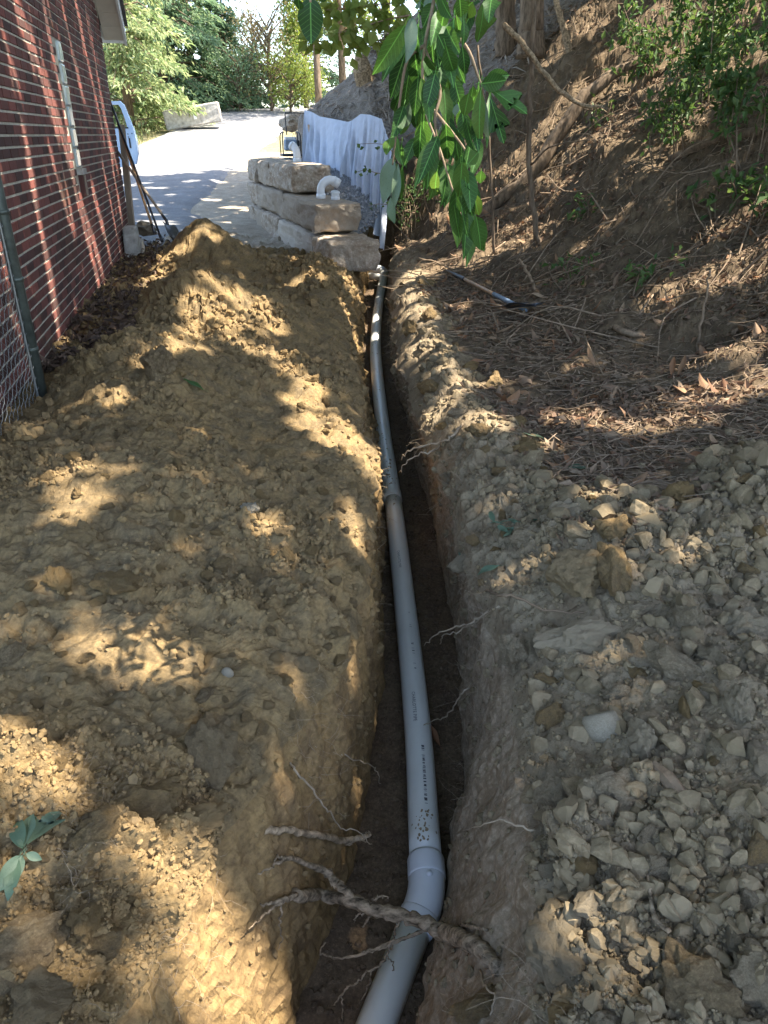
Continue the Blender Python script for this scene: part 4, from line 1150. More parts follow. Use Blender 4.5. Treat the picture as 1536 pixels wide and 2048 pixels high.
# ------------------------------------------------------------------ clods and stones picked out one by one
def clod_name(mat): return 'stone' if 'stone' in mat else 'soil_clod'
KEY = [  # px, py, width px, material, flatness, aspect, label
    (1203, 1462, 74, 'stone', 0.95, 1.05, 'smooth rounded grey cobble half sunk in the rubble right of the trench'),
    (456, 1350, 24, 'stone', 0.95, 1.0, 'small round pale pebble on the clay left of the trench'),
    (1288, 1490, 78, 'bank_clod', 1.25, 0.8, 'tall pointed clod just beside the rounded grey cobble'),
    (1232, 1590, 150, 'bank_clod', 0.6, 0.7, 'wide tan clod below the rounded cobble with crumbs on top'),
    (1110, 1592, 105, 'bank_clod', 0.55, 0.9, 'flat grey brown lump on the smooth bank edge left of the wide tan clod'),
    (1168, 1272, 160, 'bank_clod', 0.5, 0.6, 'long flat cracked slab of clay lying across the rubble'),
    (1028, 1312, 98, 'bank_clod', 0.9, 0.9, 'smooth edged clod hanging over the trench lip with brown streaks'),
    (1225, 1062, 92, 'heap_clod', 0.8, 0.9, 'yellow topped clod catching the sun at the leaf litter edge'),
    (1230, 1140, 110, 'heap_clod', 0.85, 0.8, 'large ochre clod under the yellow topped one'),
    (1130, 1035, 95, 'bank_clod', 0.7, 0.8, 'grey green lump beside the small green sprig'),
    (1150, 1150, 130, 'dark_stone', 0.7, 0.9, 'dark rooty lump of topsoil left of the ochre clod'),
    (1060, 1075, 80, 'bank_clod', 0.6, 0.7, 'low clod directly below the small green sprig'),
    (1345, 1335, 100, 'bank_clod', 0.75, 0.8, 'broad grey clod in the middle of the right hand rubble'),
    (1428, 1322, 64, 'bank_clod', 0.95, 0.8, 'angular pale grey stone standing in the right hand rubble'),
    (1478, 1262, 96, 'bank_clod', 0.7, 0.9, 'flat faced grey stone near the right edge of the rubble'),
    (1362, 1246, 70, 'bank_clod', 0.85, 0.9, 'squarish tan clod left of the flat faced grey stone'),
    (1285, 1216, 48, 'bank_clod', 0.5, 0.7, 'small flat pale stone chip in the gap between clods'),
    (1240, 1390, 60, 'bank_clod', 0.7, 0.8, 'small clod just above the rounded grey cobble'),
    (1395, 1985, 160, 'dark_stone', 0.8, 1.1, 'big dark lump of rooty soil at the bottom of the rubble'),
    (1522, 1975, 110, 'bank_clod', 0.75, 1.1, 'large grey clod cut off by the lower right picture corner'),
    (1345, 1750, 62, 'bank_clod', 0.7, 0.6, 'pale oblong stone lying beside the curved thin root'),
    (1310, 1735, 66, 'bank_clod', 0.8, 0.7, 'angular tan clod at the top of the curved thin root'),
    (1480, 1410, 90, 'bank_clod', 0.7, 0.8, 'grey clod near the right border beside crumbled soil'),
    (1120, 1905, 130, 'bank_clod', 0.6, 1.3, 'yellow grey ridge of compacted soil low on the right bank'),
    (960, 2015, 120, 'heap_clod', 0.5, 0.6, 'sunlit crumbly clod at the lower edge right of the pipe'),
    (418, 1495, 125, 'dark_stone', 0.85, 0.8, 'large dark block of earth on the left lip of the trench'),
    (120, 1165, 72, 'heap_clod', 0.7, 0.8, 'two toned clod with a dark crack on the left heap'),
    (168, 1075, 62, 'heap_clod', 0.85, 0.8, 'upright ochre clod above the two toned one'),
    (245, 1165, 90, 'heap_clod', 0.45, 1.7, 'long tilted slab of clay right of the two toned clod'),
    (22, 1312, 62, 'dark_stone', 0.5, 0.8, 'dark flat rock at the left border of the picture'),
    (318, 740, 96, 'dark_stone', 0.9, 0.8, 'dark chunky block of soil on the heap below the fallen green leaf'),
    (498, 1020, 44, 'stone', 0.75, 0.8, 'rounded brown grey stone with a sun fleck on the left heap'),
    (505, 1150, 44, 'heap_clod', 0.8, 0.8, 'grey cube like clod in the stone cluster of the left heap'),
    (445, 1130, 34, 'heap_clod', 0.85, 0.9, 'rounded grey clod at the left of the stone cluster'),
    (605, 1325, 50, 'dark_stone', 0.7, 0.8, 'dark angular clod near the left trench lip'),
    (408, 1395, 50, 'dark_stone', 0.55, 0.8, 'flat dark clod just above the large dark block'),
    (290, 1610, 180, 'heap_clod', 0.5, 0.7, 'wide grey flat clod matted with fine roots above the trench wall'),
    (400, 1645, 90, 'heap_clod', 0.55, 0.8, 'pale flat clod right of the root matted one'),
    (200, 1650, 110, 'heap_clod', 0.5, 0.9, 'broad pale clod beside the large fallen leaf'),
    (170, 1840, 80, 'heap_clod', 0.7, 0.8, 'rounded reddish clod low on the left heap'),
    (210, 1885, 90, 'heap_clod', 0.7, 0.8, 'smooth tan clod below the rounded reddish one'),
    (60, 1890, 180, 'dark_stone', 0.6, 0.9, 'grey crumbly lump in the lower left corner'),
    (80, 2000, 120, 'dark_stone', 0.7, 0.9, 'grey clod under the crumbly lump in the lower left corner'),
    (990, 770, 46, 'heap_clod', 1.0, 0.9, 'knobbly upright clod at the leaf litter edge right of the trench'),
    (1050, 900, 62, 'heap_clod', 0.85, 0.9, 'yellow clod under the green leaf right of the trench'),
    (960, 865, 46, 'heap_clod', 0.7, 0.9, 'pale rounded clod on the trench lip above the bundle of roots'),
    (1365, 1000, 66, 'heap_clod', 1.0, 0.9, 'tall mossy looking clod at the foot of the tan mound'),
]
for i, (px, py, w, mt, fl_, asp, lab) in enumerate(KEY):
    rnd_ = mt == 'stone' and i < 2
    single_rock(px, py, w * 1.08, lab, mt, seed=100 + i, flat=fl_, name=('cobble' if rnd_ else clod_name(mt)), cat=('stone' if mt == 'stone' else 'clod'), rot=random.uniform(0, 6.28) if asp > 0.75 and asp < 1.2 else 0.2,
                rough=0.06 if rnd_ else 0.42, cut=1 if rnd_ else 7, sub=4, sink=0.05 if rnd_ else 0.42, asp=asp, smooth=rnd_)

LAND = [(1203, 1462, 'the rounded grey cobble'), (1232, 1590, 'the wide tan clod'), (1168, 1272, 'the long flat clay slab'), (1228, 1100, 'the two ochre clods'), (1015, 1065, 'the small green sprig'),
        (1345, 1590, 'the splintered piece of wood'), (1060, 1205, 'the bowed twig'), (1478, 1262, 'the flat faced grey clod'), (1395, 1985, 'the big dark rooty lump'), (1310, 1800, 'the curved woody root'),
        (870, 895, 'the bare root tips over the pipe'), (418, 1495, 'the large dark block of earth'), (120, 1165, 'the two toned clod'), (245, 1165, 'the long tilted slab'), (456, 1350, 'the small round pale pebble'),
        (22, 1312, 'the dark flat rock'), (318, 740, 'the dark chunky block of soil'), (405, 785, 'the single green leaf'), (60, 1710, 'the spray of bluish leaves'), (400, 460, 'the peak of the far heap'), (84, 780, 'the fence post foot'),
        (985, 600, 'the shovel'), (1210, 645, 'the bent stick'), (1228, 805, 'the short crooked stick'), (1050, 900, 'the yellow clod under a leaf'), (990, 770, 'the knobbly upright clod'), (1285, 540, 'the seedling above the bent stick'),
        (1395, 660, 'the dry broken stem'), (1079, 480, 'the foot of the bare sapling'), (1020, 390, 'the fallen log'), (1165, 410, 'the tuft of narrow leaves'), (1130, 550, 'the seedling behind the shovel'), (505, 1150, 'the grey cube like clod'),
        (1028, 1312, 'the clod hanging over the lip'), (1345, 1335, 'the broad grey clod'), (700, 1000, 'the pipe joint'), (1480, 1410, 'the grey clod near the border'), (430, 610, 'the crest of the near heap'), (1450, 380, 'the sparse narrow leaved plant'), (1330, 200, 'the largest leafy bush')]
RANK = ['closest'] + [w + ' closest' for w in 'second third fourth fifth sixth seventh eighth ninth tenth eleventh twelfth thirteenth fourteenth fifteenth sixteenth seventeenth eighteenth nineteenth twentieth'.split()]
def name_by_landmark(objs, noun, shared):
    """label each thing by the landmark it lies nearest to; what is left shares a label"""
    slots = {}
    for o, px, py in objs:
        d, lx, ly, ph_ = min((math.hypot(px - a, py - b), a, b, c) for a, b, c in LAND)
        dx, dy = px - lx, py - ly
        side = ('right of' if dx > 0 else 'left of') if abs(dx) > abs(dy) else ('below' if dy > 0 else 'above')
        slots.setdefault((side, ph_), []).append((d, o))
    for (side, ph_), l in slots.items():
        for r_, (d, o) in enumerate(sorted(l, key=lambda q: q[0])):
            o['label'] = '%s %s %s %s' % (RANK[r_], noun, side, ph_) if r_ < len(RANK) else shared
            if r_ >= len(RANK): o['group'] = shared
CLODS = []
CL = {}
for mt in ('heap_clod', 'bank_clod', 'stone', 'dark_stone'):
    CL[mt] = []
    for k in range(9):
        me = rock_mesh('clod', 300 + k * 7 + len(mt), 3, 0.4, 0.8, 12, False); me.materials.append(M[mt]); CL[mt].append(me)
vert_L = np.where((colidx < c0 - 4))[0]; vert_R = np.where((colidx > c3 + 3))[0]
def proj(Pn):
    D_ = Pn[:, 1] * CT - (Pn[:, 2] - CAMZ) * ST
    U_ = Pn[:, 1] * ST + (Pn[:, 2] - CAMZ) * CT
    return 768 + FPX * Pn[:, 0] / D_, 1024 - FPX * U_ / D_, D_
PXa, PYa, PDa = proj(Pd)
inframe = (PXa > -10) & (PXa < 1546) & (PYa > 350) & (PYa < 2060)
patchv = patch
def scatter(cond, n, wts=None):
    ii = np.where(cond & inframe)[0]
    pr = None
    if wts is not None:
        pr = wts[ii] / wts[ii].sum()
    return rng.choice(ii, n, replace=False if n < len(ii) else True, p=pr)
keypx = np.array([(k[0], k[1], k[2]) for k in KEY], float)
def spread(ii, size_px, placed):
    """drop picks that would sit inside an already placed lump"""
    out = []
    for i, s_ in zip(ii, size_px):
        ok = all((PXa[i] - a) ** 2 + (PYa[i] - b) ** 2 > (0.48 * (s_ + c)) ** 2 for a, b, c in placed)
        if ok: placed.append((PXa[i], PYa[i], s_)); out.append((i, s_))
    return out
placed = [tuple(k) for k in keypx]
def clod_things(cond, n, lo, hi, mats, label, group, wts=None, sink=0.25):
    ii = scatter(cond, n * 2, wts)
    sz = np.exp(rng.uniform(math.log(lo), math.log(hi), len(ii)))
    order = np.argsort(-sz)
    got = spread(ii[order], sz[order], placed)[:n]
    for i, s_ in got:
        mt = mats[rng.integers(len(mats))]
        r_ = s_ * PDa[i] / FPX / 2
        o = add(clod_name(mt), CL[mt][rng.integers(9)], None, loc=Vector(Pd[i]) + Vector((0, 0, r_ * 0.12)), rot=tuple(rng.uniform(-0.5, 0.5, 2)) + (rng.uniform(0, 6.28),), scale=(r_, r_ * rng.uniform(0.75, 1.0), r_ * rng.uniform(0.7, 1.0)),
            label=label, cat='stone' if 'stone' in mt else 'clod', group=group)
        CLODS.append((o, PXa[i], PYa[i]))
RB = right & (litterm < 0.5)
clod_things(RB & (PYa > 1180) & (PXa > 1080), 120, 24, 80, ['bank_clod', 'bank_clod', 'bank_clod', 'bank_clod', 'heap_clod'], 'grey brown lump in the rubble along the right of the near trench', 'lumps in the right hand rubble')
clod_things(RB & (PYa > 560) & (PYa < 1180), 70, 16, 48, ['bank_clod', 'heap_clod', 'heap_clod'], 'tan clod on the crumbling lip right of the trench', 'clods along the right lip')
clod_things(left & (PYa > 930) & (PXa > 330) & (PYa < 1500), 70, 15, 40, ['heap_clod'], 'clay clod in the stony band left of the trench', 'clods beside the left lip')
clod_things(left & (PYa > 820) & (PXa < 330), 55, 14, 38, ['heap_clod'], 'clay clod on the flat near part of the left heap', 'clods on the near heap')
clod_things(left & (PYa > 540) & (PYa < 930) & (PXa > 100), 60, 12, 34, ['heap_clod'], 'clay clod on the ridge of the left heap', 'clods on the heap ridge')
name_by_landmark(CLODS, 'small soil clod', 'small soil clod away from any larger landmark')
# crumbs nobody could count
def crumbs(name, cond, n, lo, hi, mat, label, wts=None):
    ii = scatter(cond, n, wts)
    px = np.exp(rng.uniform(math.log(lo), math.log(hi), n)) * rng.choice([1, 1, 1, 1.5], n)
    r_ = px * PDa[ii] / FPX / 2
    C = Pd[ii] + rng.normal(size=(n, 3)) * 0.003
    C[:, 2] += r_ * 0.3
    pebbles(name, C, r_, M[mat], jit=0.22, kind='stuff', label=label, cat='soil crumbs')
crumbs('soil_crumbs', right & (litterm < 0.9) & (PXa > 1040) & (PYa > 860), 4600, 5, 13, 'bank_crumb', 'grey brown soil crumbs covering the rubble right of the trench', (0.15 + patchv ** 2) * (1 - litterm))
crumbs('soil_crumbs', RB & (PYa > 540) & (PXa > 860), 1500, 5, 11, 'bank_crumb', 'tan crumbs strewn on the lip right of the trench')
crumbs('clay_crumbs', left & (PYa > 500), 8000, 4, 12, 'heap_crumb', 'ochre clay crumbs strewn over the left heap', 0.02 + patchv ** 2)
ROCKLIB = []
for k in range(14):
    me = rock_mesh('chunk', 500 + k, 2, 0.3, 0.85, 9)
    v_ = np.array([v.co[:] for v in me.vertices])
    for q in range(9):
        d_ = rng.normal(size=3); d_ /= np.linalg.norm(d_); v_ = v_ - np.maximum(v_ @ d_ - rng.uniform(0.38, 0.6), 0)[:, None] * d_[None] * 0.95
    v_ = v_ * 1.35 * (1 + 0.13 * fbm(v_ + k, 0.35, 2, k)[:, None] + 0.05 * rng.normal(size=(len(v_), 1)))
    ROCKLIB.append((v_, np.array([list(p.vertices) for p in me.polygons]))); bpy.data.meshes.remove(me)
LIBF = ROCKLIB[0][1]; LIBV = np.stack([q[0] for q in ROCKLIB])
def chunks(name, cond, n, lo, hi, mat, label, wts=None, fine=False):
    """middling clods past the number that can be told apart"""
    ii = scatter(cond, n, wts); m = len(ICOV)
    r_ = np.exp(rng.uniform(math.log(lo), math.log(hi), n)) * PDa[ii] / FPX / 2
    C = Pd[ii].copy(); C[:, 2] += r_ * 0.15
    base = np.repeat(ICOV[None], n, 0) * rng.uniform(0.65, 1.15, size=(n, 1, 3))
    dirs = rng.normal(size=(n, 5, 3)); dirs /= np.linalg.norm(dirs, axis=2, keepdims=True); hh = rng.uniform(0.45, 0.75, (n, 5))
    for q in range(5):
        k = np.einsum('nij,nj->ni', base, dirs[:, q]) - hh[:, q][:, None]
        base = base - np.maximum(k, 0)[:, :, None] * dirs[:, q][:, None, :] * 0.9
    base = base * (1 + 0.10 * rng.normal(size=(n, m, 1)))
    ff = ICOF
    if fine:
        base = LIBV[rng.integers(len(LIBV), size=n)] * rng.uniform(0.75, 1.1, size=(n, 1, 3)); ff = LIBF; m = base.shape[1]
    V = np.einsum('nij,nkj->nki', rand_rot(n), base) * r_[:, None, None] + C[:, None, :]
    F = ff[None] + (np.arange(n) * m)[:, None, None]
    add(name, np_mesh(name, V.reshape(-1, 3), F.reshape(-1, 3)), M[mat], kind='stuff', label=label, cat='soil crumbs')
chunks('soil_chunks', right & (litterm < 0.9) & (PYa > 900) & (PXa > 1060), 1000, 12, 60, 'bank_crumb', 'small grey brown clods packed through the rubble right of the trench', (0.12 + patchv ** 2) * (1 - litterm), True)
chunks('clay_chunks', left & (PYa > 560), 1500, 9, 26, 'heap_crumb', 'small ochre clods strewn over the left heap', 0.02 + patchv ** 2)
Wl = (colidx > c0 + 2) & (colidx < c1 - 6); Wr = (colidx > c2 + 6) & (colidx < c3 - 2)
chunks('wall_chunks', Wl & (PYa > 600), 420, 6, 26, 'heap_crumb', 'crumbs and clods sticking to the left trench wall')
chunks('wall_chunks', Wr & (PYa > 600), 420, 6, 26, 'bank_crumb', 'crumbs and clods sticking to the right trench wall')
chunks('lip_chunks', RB & (PYa > 540) & (PXa > 840) & (PYa < 1000), 350, 10, 28, 'bank_crumb', 'small clods strewn along the far right lip')
fl_i = np.where(isfloor & inframe & (PYa > 560))[0]
ii = rng.choice(fl_i, 1500)
pebbles('floor_crumbs', Pd[ii] + np.array([0, 0, 0.002]), rng.uniform(0.003, 0.014, 1500), M['floor'], jit=0.16, kind='stuff', label='dark damp crumbs on the trench floor beside the pipe', cat='soil crumbs')

# ------------------------------------------------------------------ roots
def ath(px, py, y, clear=0.03):
    """at(), but never behind the surface of the terrain"""
    return at(px, py, min(y, hit(px, py)[0].y - clear))
def jitter_path(pts, n, amp):
    P_ = smooth_path(pts, n)
    return [p + Vector((random.gauss(0, amp), random.gauss(0, amp), random.gauss(0, amp))) if 0 < i < len(P_) - 1 else p for i, p in enumerate(P_)]
def root_thing(name, label, main, mat='root', y=None, side=(), frays=0):
    """main: [(px, py, y, radius)]"""
    b = hit(*main[-1][:2])[0]
    o = empty(name, b, label=label, cat='root')
    def limb(nm, pts, n=9, amp=0.0022, sides=12):
        P_ = jitter_path([ath(*q[:3]) if (nm == 'side_root' or k_ < len(pts) - 1) else hit(*q[:2])[0] for k_, q in enumerate(pts)], n, amp)
        R_ = np.interp(np.linspace(0, 1, len(P_)), np.linspace(0, 1, len(pts)), [q[3] for q in pts]) * np.array([random.uniform(0.85, 1.15) for _ in P_])
        me = MB().tube([p - b for p in P_], list(R_), sides).mesh(nm, True)
        Vn = np.array([v.co[:] for v in me.vertices]); rr_ = float(np.mean(R_))
        Vn += rr_ * (0.35 * np.stack([fbm(Vn + 5 * q, rr_ * 1.2, 2, q) for q in range(3)], 1))
        me.vertices.foreach_set('co', Vn.astype(np.float32).ravel()); me.update()
        add(nm, me, M[mat], parent=o)
    limb('main_root', main)
    for sp in side: limb('side_root', sp, 6, 0.0022, 6)
    return o
root_thing('broken_root', 'thick broken root with splintered forks reaching across the pipe', [(592, 1790, 1.50, 0.016), (640, 1792, 1.47, 0.017), (700, 1800, 1.43, 0.019), (760, 1822, 1.40, 0.020), (830, 1838, 1.37, 0.021), (890, 1865, 1.31, 0.022), (945, 1885, 1.26, 0.020), (1000, 1935, 1.17, 0.019)], side=[
    [(710, 1802, 1.43, 0.014), (690, 1780, 1.44, 0.013), (670, 1765, 1.46, 0.015), (650, 1742, 1.48, 0.012), (600, 1722, 1.50, 0.008), (570, 1718, 1.52, 0.006), (545, 1735, 1.52, 0.003), (516, 1746, 1.53, 0.002)],
    [(570, 1718, 1.52, 0.005), (555, 1714, 1.53, 0.003), (548, 1722, 1.53, 0.0015)],
    [(592, 1790, 1.50, 0.009), (570, 1800, 1.50, 0.007), (545, 1806, 1.51, 0.005), (520, 1808, 1.52, 0.002)],
    [(570, 1800, 1.50, 0.006), (540, 1820, 1.49, 0.004), (515, 1842, 1.49, 0.003), (498, 1858, 1.49, 0.0015)],
    [(562, 1803, 1.50, 0.003), (563, 1830, 1.49, 0.003), (560, 1855, 1.48, 0.002), (563, 1875, 1.48, 0.002), (556, 1900, 1.47, 0.001)],
    [(860, 1855, 1.35, 0.007), (820, 1872, 1.33, 0.006), (780, 1885, 1.32, 0.006), (735, 1903, 1.31, 0.005), (690, 1918, 1.31, 0.004), (650, 1910, 1.32, 0.003), (641, 1905, 1.32, 0.003), (652, 1885, 1.32, 0.0015)],
    [(790, 1880, 1.32, 0.005), (770, 1895, 1.31, 0.004), (740, 1903, 1.31, 0.003), (722, 1903, 1.31, 0.0015)],
    [(780, 1890, 1.32, 0.004), (765, 1925, 1.29, 0.004), (735, 1945, 1.28, 0.003), (710, 1968, 1.27, 0.003), (690, 1980, 1.27, 0.003), (672, 2005, 1.26, 0.002), (663, 2010, 1.26, 0.001)],
    [(690, 1980, 1.27, 0.0025), (684, 2010, 1.26, 0.002), (685, 2045, 1.25, 0.0015)],
    [(742, 1942, 1.28, 0.0025), (735, 1975, 1.27, 0.002), (718, 2008, 1.26, 0.001)],
    [(800, 1842, 1.38, 0.004), (790, 1862, 1.37, 0.003), (785, 1890, 1.36, 0.003), (775, 1910, 1.36, 0.002), (787, 1930, 1.36, 0.002), (783, 1950, 1.36, 0.001)],
    [(745, 1822, 1.41, 0.005), (735, 1840, 1.40, 0.004), (722, 1855, 1.40, 0.002)], [(735, 1825, 1.41, 0.004), (715, 1830, 1.41, 0.003), (708, 1845, 1.41, 0.001)],
    [(745, 1800, 1.42, 0.005), (765, 1793, 1.42, 0.003), (778, 1797, 1.42, 0.001)], [(920, 1850, 1.32, 0.006), (945, 1854, 1.30, 0.005), (975, 1860, 1.29, 0.004)]])
root_thing('snapped_root', 'pale frayed root stub sticking out of the left trench wall', [(742, 1668, 1.66, 0.004), (725, 1673, 1.67, 0.009), (690, 1682, 1.66, 0.011), (640, 1670, 1.65, 0.010), (580, 1662, 1.63, 0.009), (530, 1660, 1.60, 0.010)], 'wood_pale', side=[
    [(725, 1668, 1.66, 0.004), (737, 1664, 1.65, 0.002), (742, 1664, 1.65, 0.001)], [(720, 1678, 1.66, 0.003), (735, 1685, 1.66, 0.002), (745, 1688, 1.66, 0.001)], [(690, 1690, 1.66, 0.003), (705, 1688, 1.66, 0.002)]])
def thin_root(label, pts, r0, r1, mat='root_fine', name='thin_root'):
    """pts: (px, py, y)"""
    b = hit(*pts[-1][:2])[0]
    P_ = jitter_path([ath(*q, 0.012) for q in pts[:-1]] + [hit(*pts[-1][:2])[0]], 5, 0.0015 * pts[0][2])
    R_ = np.linspace(r0, r1, len(P_))
    return add(name, MB().tube([p - b for p in P_], list(R_), 6).mesh(name, True), M[mat], loc=b, label=label, cat='root')
thin_root('long wavy thin root hanging over the left trench wall above the frayed stub', [(735, 1685, 1.62), (712, 1662, 1.63), (680, 1655, 1.63), (660, 1625, 1.62), (640, 1605, 1.61), (622, 1575, 1.60), (595, 1545, 1.58), (580, 1525, 1.56)], 0.0012, 0.004)
thin_root('short curled rootlet on the left trench wall above the wavy one', [(762, 1568, 2.0), (755, 1545, 2.0), (735, 1528, 1.98), (700, 1515, 1.95), (682, 1508, 1.93)], 0.001, 0.003)
thin_root('bowed twig lying across the clods on the right lip', [(1168, 1226, 2.02), (1100, 1222, 2.0), (1040, 1198, 2.0), (1000, 1190, 2.02), (968, 1180, 2.05)], 0.003, 0.006, 'twig')
thin_root('forked pale root reaching from the right lip over the trench', [(848, 1292, 2.5), (870, 1272, 2.45), (900, 1258, 2.4), (935, 1250, 2.35), (965, 1232, 2.3), (1000, 1212, 2.25)], 0.002, 0.006)
thin_root('lower strand of the forked root over the trench', [(880, 1288, 2.48), (890, 1270, 2.44), (920, 1262, 2.4), (945, 1248, 2.34), (970, 1232, 2.3)], 0.002, 0.005)
thin_root('crooked root twig reaching over the pipe print', [(842, 1454, 2.35), (870, 1442, 2.3), (895, 1430, 2.25), (915, 1400, 2.2), (930, 1380, 2.15), (950, 1362, 2.1)], 0.0015, 0.005)
thin_root('bare root tips pointing over the pipe beside the yellow clods', [(803, 920, 3.7), (815, 905, 3.65), (840, 893, 3.6), (880, 885, 3.55), (905, 872, 3.5), (925, 848, 3.45)], 0.003, 0.008)
thin_root('second bare root just below the root tips over the pipe', [(798, 945, 3.65), (810, 928, 3.6), (835, 910, 3.58), (860, 905, 3.55), (890, 885, 3.5)], 0.002, 0.006)
thin_root('curved woody root lying in the crumbs low on the right bank', [(1340, 1865, 1.05), (1312, 1840, 1.05), (1304, 1800, 1.08), (1298, 1760, 1.12), (1285, 1720, 1.15)], 0.006, 0.004, 'root')
thin_root('thin forked root on the smooth right bank', [(1070, 1660, 1.28), (1030, 1650, 1.30), (1000, 1640, 1.32), (960, 1652, 1.34), (922, 1660, 1.38)], 0.003, 0.001)
thin_root('pale crooked rootlet at the bottom of the right bank', [(980, 2030, 1.0), (990, 1990, 1.02), (970, 1975, 1.03), (960, 1940, 1.05)], 0.002, 0.003)
# splintered piece of wood
wq, wt_ = hit(1345, 1590)
mbw = MB(); mbw.tube([(-0.075, 0.03, 0.0), (-0.03, 0.012, 0.008), (0.03, -0.01, 0.006), (0.08, -0.04, -0.004)], [0.012, 0.02, 0.018, 0.008], 7)
wob_ = add('wood_chip', mbw.mesh('wood_chip'), M['twig'], loc=wq + Vector((0, 0, 0.018)), rot=(0, 0, -0.9), label='splintered reddish piece of wood lying in the right hand rubble', cat='wood')
# fine root hairs on both lips, walls
def hairs(name, cond, n, lmin, lmax, r, label, down=0.5):
    ii = scatter(cond, n)
    V = []; F = []; k = 0
    nseg = 5
    for i in ii:
        p = Pd[i].copy(); nn_ = N3[i]
        d = nn_ * 0.6 + rng.normal(size=3) * 0.7; d[2] -= down * 0.6; d /= np.linalg.norm(d)
        l = rng.uniform(lmin, lmax) / nseg
        rr = r * rng.uniform(0.6, 1.5) * max(0.75, PDa[i] / 3.2)
        a = np.cross(d, rng.normal(size=3)); a /= np.linalg.norm(a); b = np.cross(d, a)
        p = p - nn_ * 0.004
        for s_ in range(nseg + 1):
            q = rr * (1 - 0.7 * s_ / nseg)
            for t in range(3):
                th = 2.094 * t
                V.append(p + (a * math.cos(th) + b * math.sin(th)) * q)
            if s_ < nseg:
                for t in range(3):
                    t2 = (t + 1) % 3
                    F.append((k + s_ * 3 + t, k + s_ * 3 + t2, k + s_ * 3 + 3 + t2, k + s_ * 3 + 3 + t))
            d = d + rng.normal(size=3) * 0.45; d[2] -= 0.12 * down; d /= np.linalg.norm(d)
            nz_ = d @ nn_
            if nz_ < -0.1: d = d - nn_ * nz_
            p = p + d * l
        k += (nseg + 1) * 3
    add(name, np_mesh(name, V, F, True), M['root_fine'], kind='stuff', label=label, cat='root hairs')
Lw = (colidx >= c0 - 14) & (colidx < c1 - 20); Rw = (colidx <= c3 + 14) & (colidx > c2 + 20)
clump = fbm(P, 0.25, 2, 201) > 0.1
hairs('root_hairs', Lw & (PYa > 560) & clump, 420, 0.04, 0.16, 0.0009, 'fine pale root hairs hanging from the left trench edge')
hairs('root_hairs', Rw & (PYa > 540) & clump, 700, 0.05, 0.2, 0.0009, 'fine root hairs fringing the right trench edge')
hairs('grass_roots', left & (PYa > 1500) & (PXa > 120) & (PXa < 560) & clump, 420, 0.02, 0.08, 0.0007, 'matted fine roots on the near left heap', 0.1)
hairs('grass_roots', RB & (PYa > 1000) & (PXa < 1350) & clump, 330, 0.02, 0.1, 0.0007, 'matted fine roots among the right hand clods', 0.1)

# ------------------------------------------------------------------ leaves
def leaf_mesh(name, kind='oval', n=8, curl=0.25, fold=0.25, seed=0):
    """leaf of unit length along +y, blade split on the midrib"""
    r = random.Random(seed)
    mb = MB()
    prof = {'oval': lambda v: 0.23 * math.sin(math.pi * min(1, v ** 0.85)) ** 0.8, 'long': lambda v: 0.17 * math.sin(math.pi * v ** 1.1) ** 0.85,
            'mitten': lambda v: 0.26 * math.sin(math.pi * v ** 1.15) ** 0.7 * (1.0 if v < 0.55 else 0.75),
            'lobed': lambda v: 0.30 * math.sin(math.pi * min(1, v * 1.02)) ** 0.6 * (1.15 if 0.45 < v < 0.7 else 0.8)}[kind]
    rows = []
    for i in range(n + 1):
        v = i / n
        w = max(prof(v), 0.004)
        y_ = v; z_ = -curl * v * v
        row = []
        for u in (-1, -0.5, 0, 0.5, 1):
            ww = w
            if kind == 'mitten' and u < 0 and 0.35 < v < 0.65: ww = w * 1.45
            wv = 0.03 * math.sin(v * 9 + seed) * abs(u)
            row.append((u * ww, y_, z_ + fold * abs(u) * ww + wv))
        rows.append(row)
    for row in rows: mb.v += row
    for i in range(n):
        for j in range(4):
            a = i * 5 + j; mb.f.append((a, a + 1, a + 6, a + 5))
    b = len(mb.v)
    mb.v += [(-0.008, -0.22, 0.02), (0.008, -0.22, 0.02), (0.006, 0.0, 0), (-0.006, 0.0, 0)]; mb.f.append((b, b + 1, b + 2, b + 3))
    return mb.mesh(name, True)
def lobes_mesh(name, seed=0):
    """three-lobed leaf of unit length along +y"""
    half = [(0.0, 0.0), (0.07, 0.12), (0.14, 0.28), (0.30, 0.48), (0.40, 0.66), (0.38, 0.72), (0.28, 0.68), (0.15, 0.58), (0.17, 0.75), (0.14, 0.92), (0.0, 1.0)]
    mb = MB()
    def zf(x, y_): return -0.22 * y_ * y_ + 0.22 * abs(x) + 0.025 * math.sin(7 * y_ + 9 * x + seed)
    mid = [(0.0, y_) for x, y_ in half]
    for sgn in (-1, 1):
        b = len(mb.v)
        for (x, y_), (mx_, my_) in zip(half, mid):
            my_ = min(my_, 1.0)
            mb.v.append((sgn * x, y_, zf(x, y_))); mb.v.append((0.0, my_ * 0.98, zf(0, my_)))
        for i in range(len(half) - 1):
            q = (b + 2 * i, b + 2 * i + 2, b + 2 * i + 3, b + 2 * i + 1)
            mb.f.append(q if sgn > 0 else q[::-1])
    b = len(mb.v)
    mb.v += [(-0.008, -0.22, 0.02), (0.008, -0.22, 0.02), (0.006, 0.0, 0), (-0.006, 0.0, 0)]; mb.f.append((b, b + 1, b + 2, b + 3))
    return mb.mesh(name, True)

